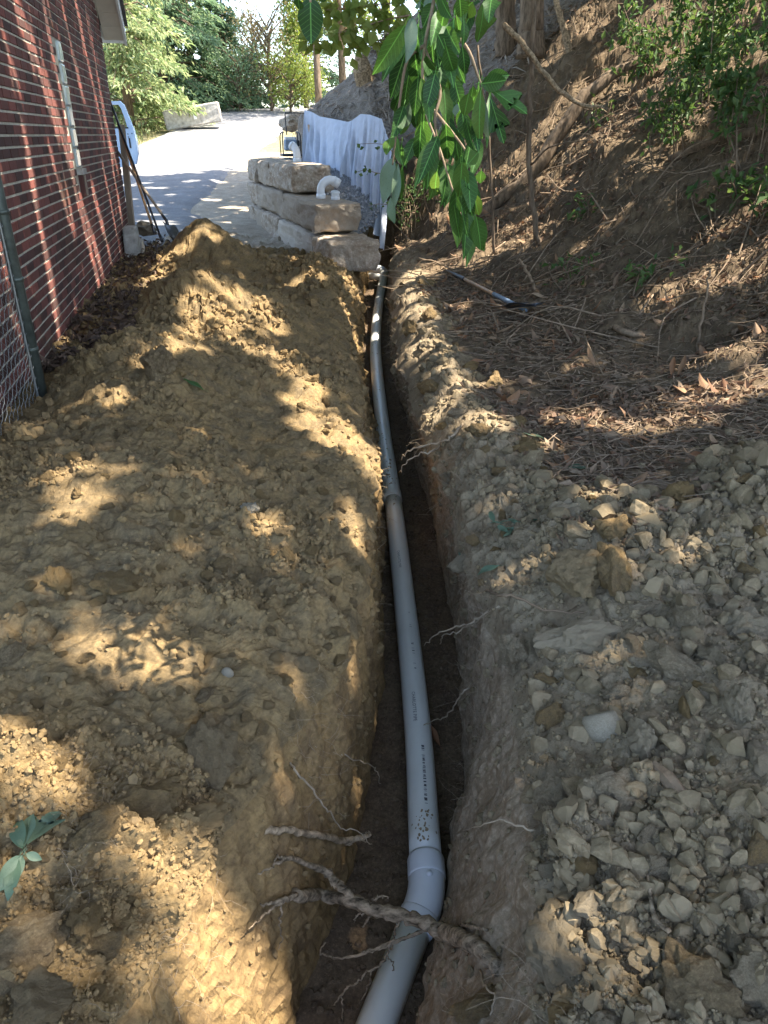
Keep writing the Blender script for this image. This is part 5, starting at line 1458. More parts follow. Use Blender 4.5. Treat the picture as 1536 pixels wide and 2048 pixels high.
# hanging branch close to the viewer
LV = [leaf_mesh('leaf', 'oval', 9, 0.18, 0.3, 1), leaf_mesh('leaf', 'long', 9, 0.25, 0.35, 2), leaf_mesh('leaf', 'mitten', 9, 0.2, 0.3, 3), lobes_mesh('leaf', 1), leaf_mesh('leaf', 'oval', 9, 0.05, 0.15, 5)]
LVB = [m.copy() for m in LV]
for m in LV: m.materials.append(M['sassafras'])
for m in LVB: m.materials.append(M['bluish_leaf'])
HL = """520 0 470 115 30 1 1|450 130 438 430 95 0 1|400 180 185 560 130 0 0|560 180 520 540 115 0 0|600 260 600 700 120 1 0|420 340 300 720 125 0 0|470 340 500 700 110 1 0|640 250 740 440 120 0 0
730 440 740 745 115 1 0|820 330 850 550 75 1 0|900 10 775 135 150 0 0|980 0 960 330 140 2 0|880 0 780 240 105 0 0|830 130 850 330 62 1 0|960 610 1150 595 115 0 0|1010 650 1290 780 150 3 0
1020 700 1130 1035 140 3 0|960 640 920 1035 95 1 0|900 620 890 760 60 1 0|870 680 830 860 95 0 0|660 780 510 905 75 1 0|440 750 370 990 82 1 1|390 780 325 1000 92 0 0|350 1000 340 1190 64 1 0
300 1000 268 1125 92 4 0|310 1150 240 1490 115 4 1|350 1190 330 1500 64 1 1|300 1440 300 1630 75 1 1|480 1010 390 1200 85 0 0|540 880 530 1110 115 0 0|600 900 580 1385 125 0 0|680 1000 600 1350 112 1 0
700 900 720 1200 105 0 0|760 900 780 1230 105 1 0|850 860 880 1115 115 0 0|790 1040 800 1330 85 1 0|720 1200 690 1430 135 0 0|820 1180 800 1460 115 0 0|860 1250 890 1515 115 0 0|940 1110 860 1200 105 4 0
960 1250 950 1345 72 4 0|780 1400 760 1760 105 0 0|840 1480 870 1890 125 0 0|920 1580 980 1845 125 0 0|800 1400 830 1700 85 1 0|700 1280 700 1515 75 1 0|780 760 810 860 80 4 1|560 400 640 560 85 0 0
640 1000 520 1300 95 0 0|620 540 560 800 105 0 0|680 620 720 900 105 0 0|500 560 470 850 95 0 0|900 880 940 1060 65 1 0|990 720 980 1050 60 1 1|760 560 800 780 100 1 0|520 900 500 1200 90 1 0
610 20 540 200 100 0 0|720 10 640 220 95 1 0|680 120 640 330 100 0 0|760 130 740 380 110 1 0|640 420 680 690 105 0 0|560 600 590 860 95 0 0|440 480 390 800 100 0 0|380 640 320 860 95 1 0
500 700 480 980 95 0 0|740 800 690 1010 95 0 0|820 800 840 1010 85 1 0|880 1020 860 1260 95 0 0|760 1200 740 1480 105 0 0|640 1250 600 1440 80 1 0|850 1350 880 1600 100 1 0|760 1500 800 1760 95 0 0
-290 -30 -285 325 160 4 0|-380 -10 -370 75 70 4 0|-180 -30 -200 20 60 4 0|560 -30 600 60 90 1 1|1040 -40 1010 130 110 2 0|660 -40 700 120 100 0 0|800 -30 820 150 100 1 0|700 330 760 560 100 1 0|820 480 790 640 80 1 0|900 1400 940 1600 95 0 0"""
br = empty('hanging_branch', at(880, -40, 1.75), label='hanging green branch with large oval and lobed leaves close to the viewer', cat='branch')
bi = Matrix.Translation(-br.location)
def place_leaf(me, A, B, wpx_m, parent, name='leaf', facing=None):
    d = (B - A); l = d.length; d.normalize()
    f = facing if facing is not None else (Vector((0, 0, CAMZ)) - A).normalized()
    f = (f + Vector((random.gauss(0, .35), random.gauss(0, .35), random.gauss(0, .35)))).normalized()
    x = d.cross(f).normalized(); z = x.cross(d).normalized()
    o = bpy.data.objects.new(name, me); link(o)
    R_ = Matrix((x, d, z)).transposed().to_4x4()
    o.parent = parent
    o.matrix_local = Matrix.Translation(A - parent.location) @ R_ @ Matrix.Diagonal((wpx_m, l, l, 1))
    return o
tw = []
for item in HL.replace('\n', '|').split('|'):
    x0, y0, x1, y1, w, k, b = (float(q) for q in item.split())
    yb = random.uniform(1.45, 1.95)
    A = at(700 + x0 / 3.657, y0 / 3.657, yb); B = at(700 + x1 / 3.657, y1 / 3.657, yb + random.uniform(-0.06, 0.06))
    wm = w / 3.657 / FPX * (yb / ray(850, 200)[1])
    half = {0: 0.23, 1: 0.17, 2: 0.28, 3: 0.40, 4: 0.23}[int(k)]
    place_leaf((LVB if b else LV)[int(k)], A, B, wm / 2 / half * 1.12, br)
    tw.append(A)
    if x0 > 150 and int(k) < 2:
        jx, jy = random.uniform(-70, 70), random.uniform(-60, 60); y2_ = yb + random.uniform(0.05, 0.2)
        A2 = at(700 + (x0 + jx) / 3.657, (y0 + jy) / 3.657, y2_); B2 = at(700 + (x1 + jx * 0.6) / 3.657, (y1 + jy) / 3.657, y2_ + random.uniform(-0.08, 0.08))
        place_leaf(LV[int(k)], A2, B2, wm / 2 / half, br)
def bpart(pts, r0, r1, n=6):
    P_ = smooth_path([at(*q) for q in pts], 5)
    o = add('twig', MB().tube(P_, list(np.linspace(r0, r1, len(P_))), n).mesh('twig', True), M['twig'])
    o.parent = br; o.matrix_parent_inverse = bi
for pts in ([(880, -60, 1.8), (862, 30, 1.72), (850, 90, 1.7), (845, 150, 1.7), (850, 220, 1.7), (880, 300, 1.68), (905, 380, 1.66), (925, 440, 1.66)],
            [(850, 90, 1.7), (815, 120, 1.7), (800, 200, 1.7), (790, 290, 1.7), (785, 330, 1.7)], [(862, 30, 1.72), (930, 90, 1.75), (955, 150, 1.76), (963, 170, 1.76)],
            [(850, 200, 1.7), (900, 260, 1.7), (930, 300, 1.7), (940, 330, 1.7)], [(622, -40, 1.5), (620, -10, 1.5), (621, 5, 1.5)], [(880, -60, 1.8), (760, -55, 1.6), (622, -42, 1.5)], [(850, 100, 1.7), (880, 180, 1.68), (870, 240, 1.66), (880, 320, 1.66)]):
    bpart(pts, 0.004, 0.0018)

# ------------------------------------------------------------------ leaf masses
def leaf_cloud(C, D, N_, length, width, bend=0.15):
    """one folded leaf (two quads sharing the midrib) at each C along D, facing N_; returns verts, faces"""
    n = len(C)
    D = D / (np.linalg.norm(D, axis=1, keepdims=True) + 1e-9)
    S = np.cross(D, N_); S /= np.linalg.norm(S, axis=1, keepdims=True) + 1e-9
    U = np.cross(S, D)
    l = np.asarray(length)[:, None]; w = np.asarray(width)[:, None]
    A = C; T = C + D * l - U * l * bend; Mi = C + D * l * 0.5
    Lf = C + D * l * 0.45 + S * w * 0.5 + U * w * 0.15; Rt = C + D * l * 0.45 - S * w * 0.5 + U * w * 0.15
    V = np.stack([A, Lf, T, Rt], 1).reshape(-1, 3)
    b = (np.arange(n) * 4)[:, None]
    F = np.concatenate([b + 0, b + 3, b + 2, b + 1], 1)
    return V, F
def cloud_obj(name, C, D, N_, l, w, mat, parent=None, bend=0.15, **kw):
    V, F = leaf_cloud(C, D, N_, l, w, bend)
    o = add(name, np_mesh(name, V, F), mat, parent=parent, **kw)
    if parent is not None: o.matrix_parent_inverse = Matrix.Translation(-parent.location)
    return o

# fallen leaves: the ones that show largest singly, the rest as litter
FM = []
for k in range(6):
    me = leaf_mesh('fallen_leaf', ['oval', 'long', 'mitten'][k % 3], 5, random.choice((-0.5, 0.5, 0.25, -0.3)), random.choice((0.8, -0.6, 0.5)), 20 + k)
    me.materials.append(M['fallen']); FM.append(me)
LEAVES = []
LW = (0.12 + sstep(-0.15, 0.3, fbm(P, 0.8, 3, 301))) * np.where(right & (yy < 12.85), litterm + 0.02, 1.0)
def drop_leaves(cond, n, lo, hi, label, group, wts=None):
    ii = scatter(cond, n, wts)
    for i in ii:
        l = rng.uniform(lo, hi) * PDa[i] / FPX
        l = min(max(l, 0.05), 0.13)
        nn = Vector(N3[i]); p_ = Vector(Pd[i]) + nn * 0.012
        q = Vector((0, 0, 1)).rotation_difference(nn).to_matrix().to_4x4() @ Euler((rng.normal() * 0.35, rng.normal() * 0.35, rng.uniform(0, 6.28))).to_matrix().to_4x4()
        o = bpy.data.objects.new('fallen_leaf', FM[rng.integers(6)]); link(o)
        o.matrix_world = Matrix.Translation(p_) @ q @ Matrix.Diagonal((l, l, l, 1))
        tag(o, label, 'leaf', group); LEAVES.append((o, PXa[i], PYa[i]))
HL_ = right & (litterm > 0.5)
drop_leaves(HL_ & (PYa > 720), 110, 26, 46, 'dry brown leaf on the flat ground between the trench and the slope', 'fallen leaves on the flat ground')
drop_leaves(HL_ & (PYa <= 720) & (PYa > 520), 100, 18, 34, 'dry brown leaf around the shovel at the foot of the slope', 'fallen leaves around the shovel')
drop_leaves(HL_ & (PYa <= 520) & (PYa > 380), 60, 15, 28, 'dry brown leaf on the steep slope', 'fallen leaves on the slope')
name_by_landmark(LEAVES, 'dry fallen leaf', 'small dry brown leaf lying in the litter right of the trench')
def litter(name, cond, n, lmin, lmax, mat, label, lift=0.012, stand=0.45, wid=None):
    ii = scatter(cond, n, LW)
    nn = N3[ii]
    C = Pd[ii] + nn * rng.uniform(0, lift, (n, 1))
    D_ = np.cross(nn, rng.normal(size=(n, 3))) + nn * rng.normal(size=(n, 1)) * stand
    NN_ = nn + rng.normal(size=(n, 3)) * 0.5
    l = rng.uniform(lmin, lmax, n)
    cloud_obj(name, C, D_, NN_, l, l * (rng.uniform(0.3, 0.6, n) if wid is None else wid), mat, kind='stuff', label=label, cat='leaf litter', bend=0.3)
inframe_all = inframe
inframe = (PXa > -40) & (PXa < 1580) & (PYa > -40) & (PYa < 2060)
litter('leaf_litter', right & (litterm > 0.08) & (yy < 12.85) & (PYa > 380), 9000, 0.025, 0.075, M['litter'], 'brown leaf litter on the ground right of the trench')
litter('slope_litter', HL_ & (PYa <= 480), 9000, 0.03, 0.09, M['litter'], 'dry leaves and duff on the wooded slope')
wallw_ = (xx - (WA.x + (yy - WA.y) * WD.x / WD.y))
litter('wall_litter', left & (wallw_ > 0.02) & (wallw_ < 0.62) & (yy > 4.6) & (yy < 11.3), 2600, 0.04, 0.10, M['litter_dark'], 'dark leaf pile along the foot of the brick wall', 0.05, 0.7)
sb = (yy > 12.85) & (xx > toe(yy) + 0.1)
litter('straw', sb & (PYa > -40), 9000, 0.15, 0.40, M['straw'], 'dry straw covering the bank above the fabric', 0.04, 0.3, 0.09)
# twigs
TW = []
for k in range(6):
    pts = [Vector((0, 0, 0))]
    d = Vector((1, 0, 0))
    for j in range(7):
        d = (d + Vector((0, random.gauss(0, .22), random.gauss(0, .12)))).normalized(); pts.append(pts[-1] + d / 7)
    mb = MB().tube(pts, list(np.linspace(0.012, 0.005, 8)), 5)
    if k % 2: mb.tube([pts[4], pts[4] + Vector((0.12, 0.12, 0.03)), pts[4] + Vector((0.25, 0.16, 0.05))], [0.006, 0.005, 0.003], 4)
    me = mb.mesh('twig', True); me.materials.append(M['twig']); TW.append(me)
TWIGS = []
def drop_twigs(cond, n, lo, hi, label, group):
    for i in scatter(cond, n):
        l = rng.uniform(lo, hi); nn = Vector(N3[i])
        q = Vector((0, 0, 1)).rotation_difference(nn).to_matrix().to_4x4() @ Euler((0, rng.normal() * 0.12, rng.uniform(0, 6.28))).to_matrix().to_4x4()
        o = bpy.data.objects.new('twig', TW[rng.integers(6)]); link(o)
        o.matrix_world = Matrix.Translation(Vector(Pd[i]) + nn * 0.02) @ q @ Matrix.Diagonal((l, l, l, 1))
        tag(o, label, 'twig', group); TWIGS.append((o, PXa[i], PYa[i]))
drop_twigs(HL_ & (PYa > 560) & (PYa < 960), 34, 0.15, 0.5, 'thin dry twig lying in the leaf litter right of the trench', 'twigs in the leaf litter')
drop_twigs(HL_ & (PYa < 560) & (PYa > 60), 46, 0.3, 0.9, 'thin dry twig lying on the wooded slope', 'twigs on the slope')
name_by_landmark(TWIGS, 'thin dry twig', 'thin dry twig lying on the wooded slope')
# fine debris
ii = scatter(HL_, 5200)
V = []; F = []; k = 0
mbt = MB()
for i in ii:
    nn = Vector(N3[i]); d = nn.cross(Vector(rng.normal(size=3))).normalized() + nn * rng.normal() * 0.15
    l = rng.uniform(0.04, 0.22); p_ = Vector(Pd[i]) + nn * rng.uniform(0.004, 0.02)
    mbt.tube([p_, p_ + d * l * 0.5 + Vector(rng.normal(size=3)) * l * 0.06, p_ + d * l], 0.0012 + 0.0003 * PDa[i], 3, False)
for i in scatter(HL_ & (PYa < 700), 260):
    nn = Vector(N3[i]); d = nn.cross(Vector(rng.normal(size=3))).normalized() + nn * abs(rng.normal()) * 0.2
    l = rng.uniform(0.3, 1.1); p_ = Vector(Pd[i]) + nn * 0.01; q1_ = p_ + d * l * 0.5 + Vector(rng.normal(size=3)) * l * 0.09; q2_ = p_ + d * l + Vector(rng.normal(size=3)) * l * 0.08
    mbt.tube(smooth_path([p_, q1_, q2_], 3), list(np.linspace(0.008, 0.003, 7)), 4, False)
add('twig_debris', mbt.mesh('twig_debris'), M['twig_mass'], kind='stuff', label='fine dry twigs and stems scattered over the slope', cat='twigs')

# green leaves fallen on the dirt
def green_leaf(px, py, lpx, ang, label, me, tilt=0.2):
    p_, t = hit(px, py); l = lpx * t / FPX
    nn = ground_normal(p_.x, p_.y)
    o = add('green_leaf', me, None, label=label, cat='leaf')
    q = Vector((0, 0, 1)).rotation_difference(nn).to_matrix().to_4x4() @ Euler((tilt, 0.1, ang)).to_matrix().to_4x4()
    o.matrix_world = Matrix.Translation(p_ + nn * 0.02) @ q @ Matrix.Diagonal((l, l, l, 1))
    return o
big_leaf = empty('leaf_spray', hit(60, 1730)[0] + Vector((0, 0, 0.03)), label='spray of large bluish green leaves fallen on the left heap at the picture edge', cat='leaf')
for (x0, y0, x1, y1, k) in ((62, 1715, 118, 1630, 3), (58, 1718, 62, 1640, 0), (55, 1722, 30, 1650, 1), (52, 1735, 5, 1800, 0), (60, 1730, 90, 1740, 0), (45, 1740, 20, 1810, 1)):
    A, t = hit(x0, y0); B, t2 = hit(x1, y1)
    A = A + Vector((0, 0, 0.035)); B = B + Vector((0, 0, 0.03))
    place_leaf(LVB[k], A, B, (B - A).length * 1.1, big_leaf, facing=Vector((0, -0.35, 1)))
green_leaf(405, 785, 46, 1.9, 'single green leaf lying on the ridge of the left heap', LV[4])
green_leaf(1090, 885, 48, 1.6, 'pale green leaf resting on the yellow clod right of the trench', LVB[4])
green_leaf(1005, 1138, 52, 1.4, 'blue green leaf lying on a clod below the small sprig', LVB[1])
green_leaf(940, 1125, 40, 0.2, 'curled bluish leaf hanging at the right trench lip', LVB[0])
green_leaf(880, 1500, 42, 0.6, 'dry grey leaf on the trench floor right of the pipe', FM[1])
green_leaf(1180, 945, 60, 1.2, 'flat grey green leaf at the leaf litter edge', LVB[2])
green_leaf(1150, 678, 34, 0.4, 'bright yellow leaf on the dark litter below the shovel', FM[0])
sp = empty('green_sprig', hit(1015, 1065)[0], label='small green sprig of pointed leaves rooted among the right hand clods', cat='plant')
for k in range(11):
    a = k * 2.4; A = sp.location + Vector((random.uniform(-.05, .06), random.uniform(-.03, .04), 0.03)); B = A + Vector((math.cos(a) * 0.07, math.sin(a) * 0.07, random.uniform(0.0, 0.035)))
    place_leaf(LVB[k % 2], A, B, 0.05, sp, facing=Vector((0, -0.2, 1)))

# ------------------------------------------------------------------ shovel on the slope
sA, sB = hit(905, 556)[0] + Vector((0, 0, 0.05)), hit(1040, 632)[0] + Vector((0, 0, 0.07))
shv = empty('shovel', sB, label='short shovel with wooden shaft and black grip lying in the leaf litter', cat='shovel')
dv = (sA - sB)
add('shaft', MB().tube([dv * 0.16, dv * 0.5, dv * 0.82], 0.017, 12).mesh('shaft', True), M['handle'], parent=shv)
add('grip', MB().tube([dv * 0.78, dv * 0.8, dv * 0.95, dv * 1.0, dv * 1.12], [0.019, 0.022, 0.020, 0.016, 0.006], 12).mesh('grip', True), M['black'], parent=shv)
add('ferrule', MB().tube([dv * 0.34, dv * 0.2, dv * 0.05, dv * -0.06], [0.019, 0.021, 0.019, 0.014], 12).mesh('ferrule', True), M['engine'], parent=shv)
dn = dv.normalized(); sxv = dn.cross(Vector((0, 0, 1))).normalized(); szv = sxv.cross(dn).normalized()
blo = add('blade', shovel_blade(0.34, 0.30), M['blade'], parent=shv)
blo.matrix_local = Matrix((sxv, dn, szv)).transposed().to_4x4() @ Matrix.Rotation(-0.25, 4, 'X') @ Matrix.Translation((0, 0.02, -0.01))

# ------------------------------------------------------------------ trunks, logs and branches on the slope
def stem(name, label, pts, cat, mat='bark', n=8, seg=5, amp=0.006, group=None, sides=()):
    """pts: (px, py, y, radius); the first point is the foot"""
    b = at(*pts[0][:3])
    o = empty(name, b, label=label, cat=cat, group=group)
    for nm, pl in [('trunk', pts)] + [('side_branch', s_) for s_ in sides]:
        P_ = jitter_path([at(*q[:3]) for q in pl], seg, amp)
        R_ = np.interp(np.linspace(0, 1, len(P_)), np.linspace(0, 1, len(pl)), [q[3] for q in pl])
        add(nm, MB().tube([p - b for p in P_], list(R_), n).mesh(nm, True), M[mat], parent=o)
    return o
def hy(px, py, d=0.0):
    return hit(px, py)[0].y + d
y1 = hy(1078, 486)
stem('sapling', 'thin bare sapling standing upright on the slope', [(1079, 490, y1, 0.035), (1070, 453, y1, 0.03), (1059, 331, y1, 0.028), (1058, 223, y1, 0.026), (1063, 140, y1, 0.025), (1068, 0, y1, 0.024), (1070, -120, y1, 0.02)], 'sapling',
     sides=[[(1059, 331, y1, 0.012), (1110, 290, y1 - 0.3, 0.008), (1180, 280, y1 - 0.5, 0.004)]])
y2 = hy(1210, 212)
stem('curved_branch', 'pale curved dead branch arching down in front of the sapling', [(1206, 213, y1 - 0.25, 0.012), (1167, 209, y1 - 0.2, 0.018), (1119, 181, y1 - 0.2, 0.022), (1063, 112, y1 - 0.15, 0.024), (1035, 75, y1 - 0.1, 0.026), (1008, 50, y1, 0.028)], 'branch', 'wood_pale')
ya, yb = hy(960, 432, -0.25), hy(1285, 118, -0.35)
stem('fallen_log', 'long grey fallen trunk lying diagonally up the slope', [(955, 434, ya, 0.07), (1010, 392, ya + (yb - ya) * .2, 0.085), (1075, 335, ya + (yb - ya) * .4, 0.09), (1135, 240, ya + (yb - ya) * .6, 0.085), (1200, 165, ya + (yb - ya) * .8, 0.075), (1292, 112, yb, 0.06)], 'log', 'bark', 10, 5, 0.012)
y3 = hy(1060, 108)
stem('tree_trunk', 'stringy barked tree trunk behind the sapling at the top of the slope', [(1062, 118, y3, 0.24), (1062, 70, y3, 0.19), (1064, 20, y3, 0.17), (1068, -150, y3, 0.16)], 'tree', 'bark', 14, 4, 0.01)
stem('tree_trunk', 'dark tree trunk left of the stringy barked one', [(1015, 112, y3 + 0.6, 0.2), (1012, 60, y3 + 0.6, 0.16), (1010, 0, y3 + 0.6, 0.15), (1005, -150, y3 + 0.6, 0.13)], 'tree', 'bark', 12, 4, 0.01)
y4 = hy(1140, 105)
stem('sapling', 'leaning yellowish sapling right of the stringy barked trunk', [(1140, 108, y4, 0.05), (1128, 60, y4, 0.045), (1112, 0, y4, 0.04), (1090, -120, y4, 0.04)], 'sapling', 'wood_pale')
y5 = hy(1075, 520)
stem('sapling', 'slim dark stem rising behind the hanging leaves', [(988, 510, hy(988, 512), 0.016), (985, 400, hy(988, 512), 0.014), (975, 250, hy(988, 512), 0.013), (962, 150, hy(988, 512), 0.012), (955, 90, hy(988, 512), 0.012)], 'sapling')
y6 = hy(1395, 700)
stem('dead_stem', 'dry broken stem standing near the right border', [(1395, 702, y6, 0.010), (1400, 650, y6, 0.010), (1412, 590, y6, 0.008), (1420, 540, y6, 0.006)], 'stem', 'twig')
yc, yd = hy(1285, 672), hy(1130, 626)
stem('stick', 'bent stick lying in the leaf litter right of the shovel', [(1285, 672, yc, 0.022), (1240, 660, yc, 0.022), (1200, 638, yd, 0.02), (1165, 626, yd, 0.018), (1130, 627, yd, 0.015)], 'stick', 'twig')
ye = hy(1060, 590)
stem('stick', 'curved grey stick behind the shovel blade', [(1072, 610, ye, 0.014), (1070, 580, ye, 0.015), (1055, 545, ye + .1, 0.015), (1038, 518, ye + .2, 0.012)], 'stick', 'twig')
yg = hy(1225, 805)
stem('stick', 'short dark crooked stick on the sunlit flat ground', [(1225, 832, yg, 0.010), (1236, 810, yg, 0.012), (1222, 792, yg, 0.011), (1238, 770, yg + .1, 0.008)], 'stick', 'twig')
yh = hy(1400, 290)
stem('fallen_branch', 'mossy fallen branch along the slope under the bush', [(1340, 320, hy(1340, 322), 0.04), (1420, 285, hy(1420, 288), 0.045), (1520, 262, hy(1520, 266), 0.04)], 'branch', 'bark')
st_, _ = Vector(at(738, 185, 15.5)), 0
stump = empty('stump', at(736, 190, 15.4), label='reddish torn stump sticking out of the straw bank', cat='stump')
add('wood', MB().tube([(0.1, 0.2, -0.15), (0.0, 0.05, 0.12), (-0.1, -0.1, 0.4), (-0.12, -0.15, 0.62)], [0.22, 0.2, 0.17, 0.1], 9).mesh('wood'), M['wood_pale'], parent=stump)
add('root_stub', MB().tube([(0.0, 0.05, 0.2), (0.15, -0.15, 0.1), (0.25, -0.3, -0.1)], [0.1, 0.08, 0.04], 7).mesh('root_stub'), M['bark'], parent=stump)

# ------------------------------------------------------------------ bushes and small plants
def bush(px0, px1, py0, py1, nleaf, label, leafl=(0.06, 0.11), depth=0.7, mat='bush', stems=7, group=None, name='bush', base=None):
    cx, cy = (px0 + px1) / 2, py1
    b, t = hit(cx, min(cy, 1000)) if base is None else (base, base.y)
    o = empty(name, b, label=label, cat='plant', group=group)
    k = t / FPX
    W, H = (px1 - px0) * k, (py1 - py0) * k
    tips = []
    mb = MB()
    for s_ in range(stems):
        tip = Vector((random.uniform(-.5, .5) * W, random.uniform(-.5, .5) * depth, random.uniform(0.5, 1.0) * H))
        st0 = Vector((random.uniform(-.25, .25) * W, random.uniform(-.2, .2) * depth, -0.08)); mid = st0.lerp(tip, 0.5) + Vector((random.gauss(0, .06), random.gauss(0, .06), 0.08 * H))
        P_ = smooth_path([st0, mid, tip], 5); mb.tube(P_, list(np.linspace(0.009, 0.003, len(P_))), 5); tips.append(P_)
        for q in range(3):
            p0 = P_[random.randint(3, len(P_) - 2)]; p1 = p0 + Vector((random.gauss(0, .22) * W, random.gauss(0, .2) * depth, random.gauss(0.1, .15) * H))
            mb.tube([p0, p0.lerp(p1, .5) + Vector((0, 0, 0.02)), p1], [0.005, 0.004, 0.002], 4); tips.append([p0.lerp(p1, f) for f in (0.2, .4, .6, .8, 1.0)])
    add('stems', mb.mesh('stems', True), M['twig'], parent=o)
    C = []
    for q in range(nleaf):
        P_ = random.choice(tips); p_ = P_[random.randint(len(P_) // 3, len(P_) - 1)]
        C.append(p_ + Vector((random.gauss(0, .05), random.gauss(0, .05), random.gauss(0, .04))))
    C = np.array([c[:] for c in C]); n = len(C)
    D_ = rng.normal(size=(n, 3)); D_[:, 2] -= 0.3
    N_ = np.array([0.2, -0.3, 0.9]) + rng.normal(size=(n, 3)) * 0.5
    l = rng.uniform(leafl[0], leafl[1], n)
    V, F = leaf_cloud(C, D_, N_, l, l * rng.uniform(0.4, 0.6, n), 0.2)
    add('foliage', np_mesh('foliage', V, F), M[mat], parent=o)
    return o
bush(1200, 1330, 10, 190, 520, 'bush of small glossy leaves at the top of the slope left of the largest one', (0.06, 0.11), 0.9)
bush(1300, 1460, -30, 220, 1000, 'largest sunlit leafy bush at the upper right of the slope', (0.07, 0.12), 1.1)
bush(1420, 1570, 20, 330, 800, 'shaded leafy bush cut off by the right border of the picture', (0.06, 0.11), 0.9)
bush(1270, 1400, 150, 330, 420, 'low leafy shrub hanging below the largest bush', (0.05, 0.10), 0.7)
bush(1400, 1540, 330, 420, 90, 'sparse plant with narrow leaves near the right border of the slope', (0.06, 0.12), 0.5, stems=4)
bush(1160, 1230, 200, 260, 40, 'small leafy seedling beside the fallen log', (0.06, 0.11), 0.3, stems=3)
bush(1130, 1200, 380, 440, 40, 'tuft of narrow green leaves in the middle of the dark slope', (0.06, 0.12), 0.3, stems=3)
bush(1240, 1330, 500, 575, 45, 'green seedling above the bent stick', (0.05, 0.10), 0.3, stems=3)
bush(1080, 1180, 520, 580, 40, 'green seedling behind the shovel', (0.05, 0.10), 0.3, stems=3)
bush(1490, 1560, 330, 460, 60, 'leafy twig on the slope at the right border', (0.06, 0.11), 0.4, stems=3)
bush(785, 850, 350, 470, 330, 'sunlit small leaved shrub at the foot of the slope beside the fabric', (0.03, 0.06), 0.5, 'bush')
bush(840, 900, 330, 420, 150, 'small leaved shrub behind the hanging leaves', (0.04, 0.07), 0.5, 'bush')
# vine with small leaves in front of the fabric
def vine(label, pts, nleaf, yv, ll=(0.05, 0.07), cat='vine', mat='bush', name='vine'):
    b = at(*pts[0], yv); o = empty(name, b, label=label, cat=cat)
    P_ = smooth_path([at(*q, yv) - b for q in pts], 6)
    add('stem', MB().tube(P_, list(np.linspace(0.006, 0.002, len(P_))), 5).mesh('stem', True), M['twig'], parent=o)
    C = np.array([P_[int(k)][:] for k in np.linspace(1, len(P_) - 1, nleaf)]) + rng.normal(size=(nleaf, 3)) * 0.03
    D_ = rng.normal(size=(nleaf, 3)) * 0.6 + np.array([0, 0, -0.6]); N_ = np.array([0.1, -0.9, 0.3]) + rng.normal(size=(nleaf, 3)) * 0.4
    l = rng.uniform(*ll, nleaf); V, F = leaf_cloud(C, D_, N_, l, l * 0.75, 0.1)
    add('foliage', np_mesh('foliage', V, F), M[mat], parent=o)
vine('thin vine with heart shaped leaves crossing the white fabric', [(800, 360), (775, 350), (750, 345), (730, 340), (708, 346)], 14, 9.5)
vine('upper thin vine tip with small leaves on the white fabric', [(800, 330), (782, 300), (770, 290), (745, 287), (718, 288)], 11, 9.5)
vine('short vine shoot low on the white fabric', [(810, 440), (790, 415), (760, 408), (735, 412)], 9, 9.5)
vine('leafy twig with pale green leaves hanging above the straw bank', [(820, 30), (770, 40), (720, 55), (680, 65), (640, 72), (615, 78)], 70, 6.0, (0.07, 0.12), 'branch', 'yellow_leaf', 'leafy_twig')
vine('leafy twig lower down above the straw bank', [(830, 70), (790, 75), (740, 85), (700, 100)], 34, 6.0, (0.06, 0.10), 'branch', 'yellow_leaf', 'leafy_twig')
vine('pale green leafy twig at the top edge of the picture', [(840, -10), (790, 5), (740, 10), (690, 18), (650, 20)], 60, 6.2, (0.07, 0.12), 'branch', 'yellow_leaf', 'leafy_twig')
# verge grass
gx = rng.uniform(-16, -7.8, 5200); gy = rng.uniform(16, 36, 5200)
keep = gx < road_left(gy) + 0.15 + rng.normal(size=5200) * 0.15
gx, gy = gx[keep], gy[keep]; n = len(gx)
C = np.stack([gx, gy, G(gy) - 0.02], 1); D_ = rng.normal(size=(n, 3)) * 0.4 + np.array([0, 0, 1.0])
cloud_obj('verge_grass', C, D_, rng.normal(size=(n, 3)), rng.uniform(0.12, 0.35, n), rng.uniform(0.02, 0.05, n), M['grass'], kind='stuff', label='dry yellowish grass along the far left edge of the driveway', cat='grass')

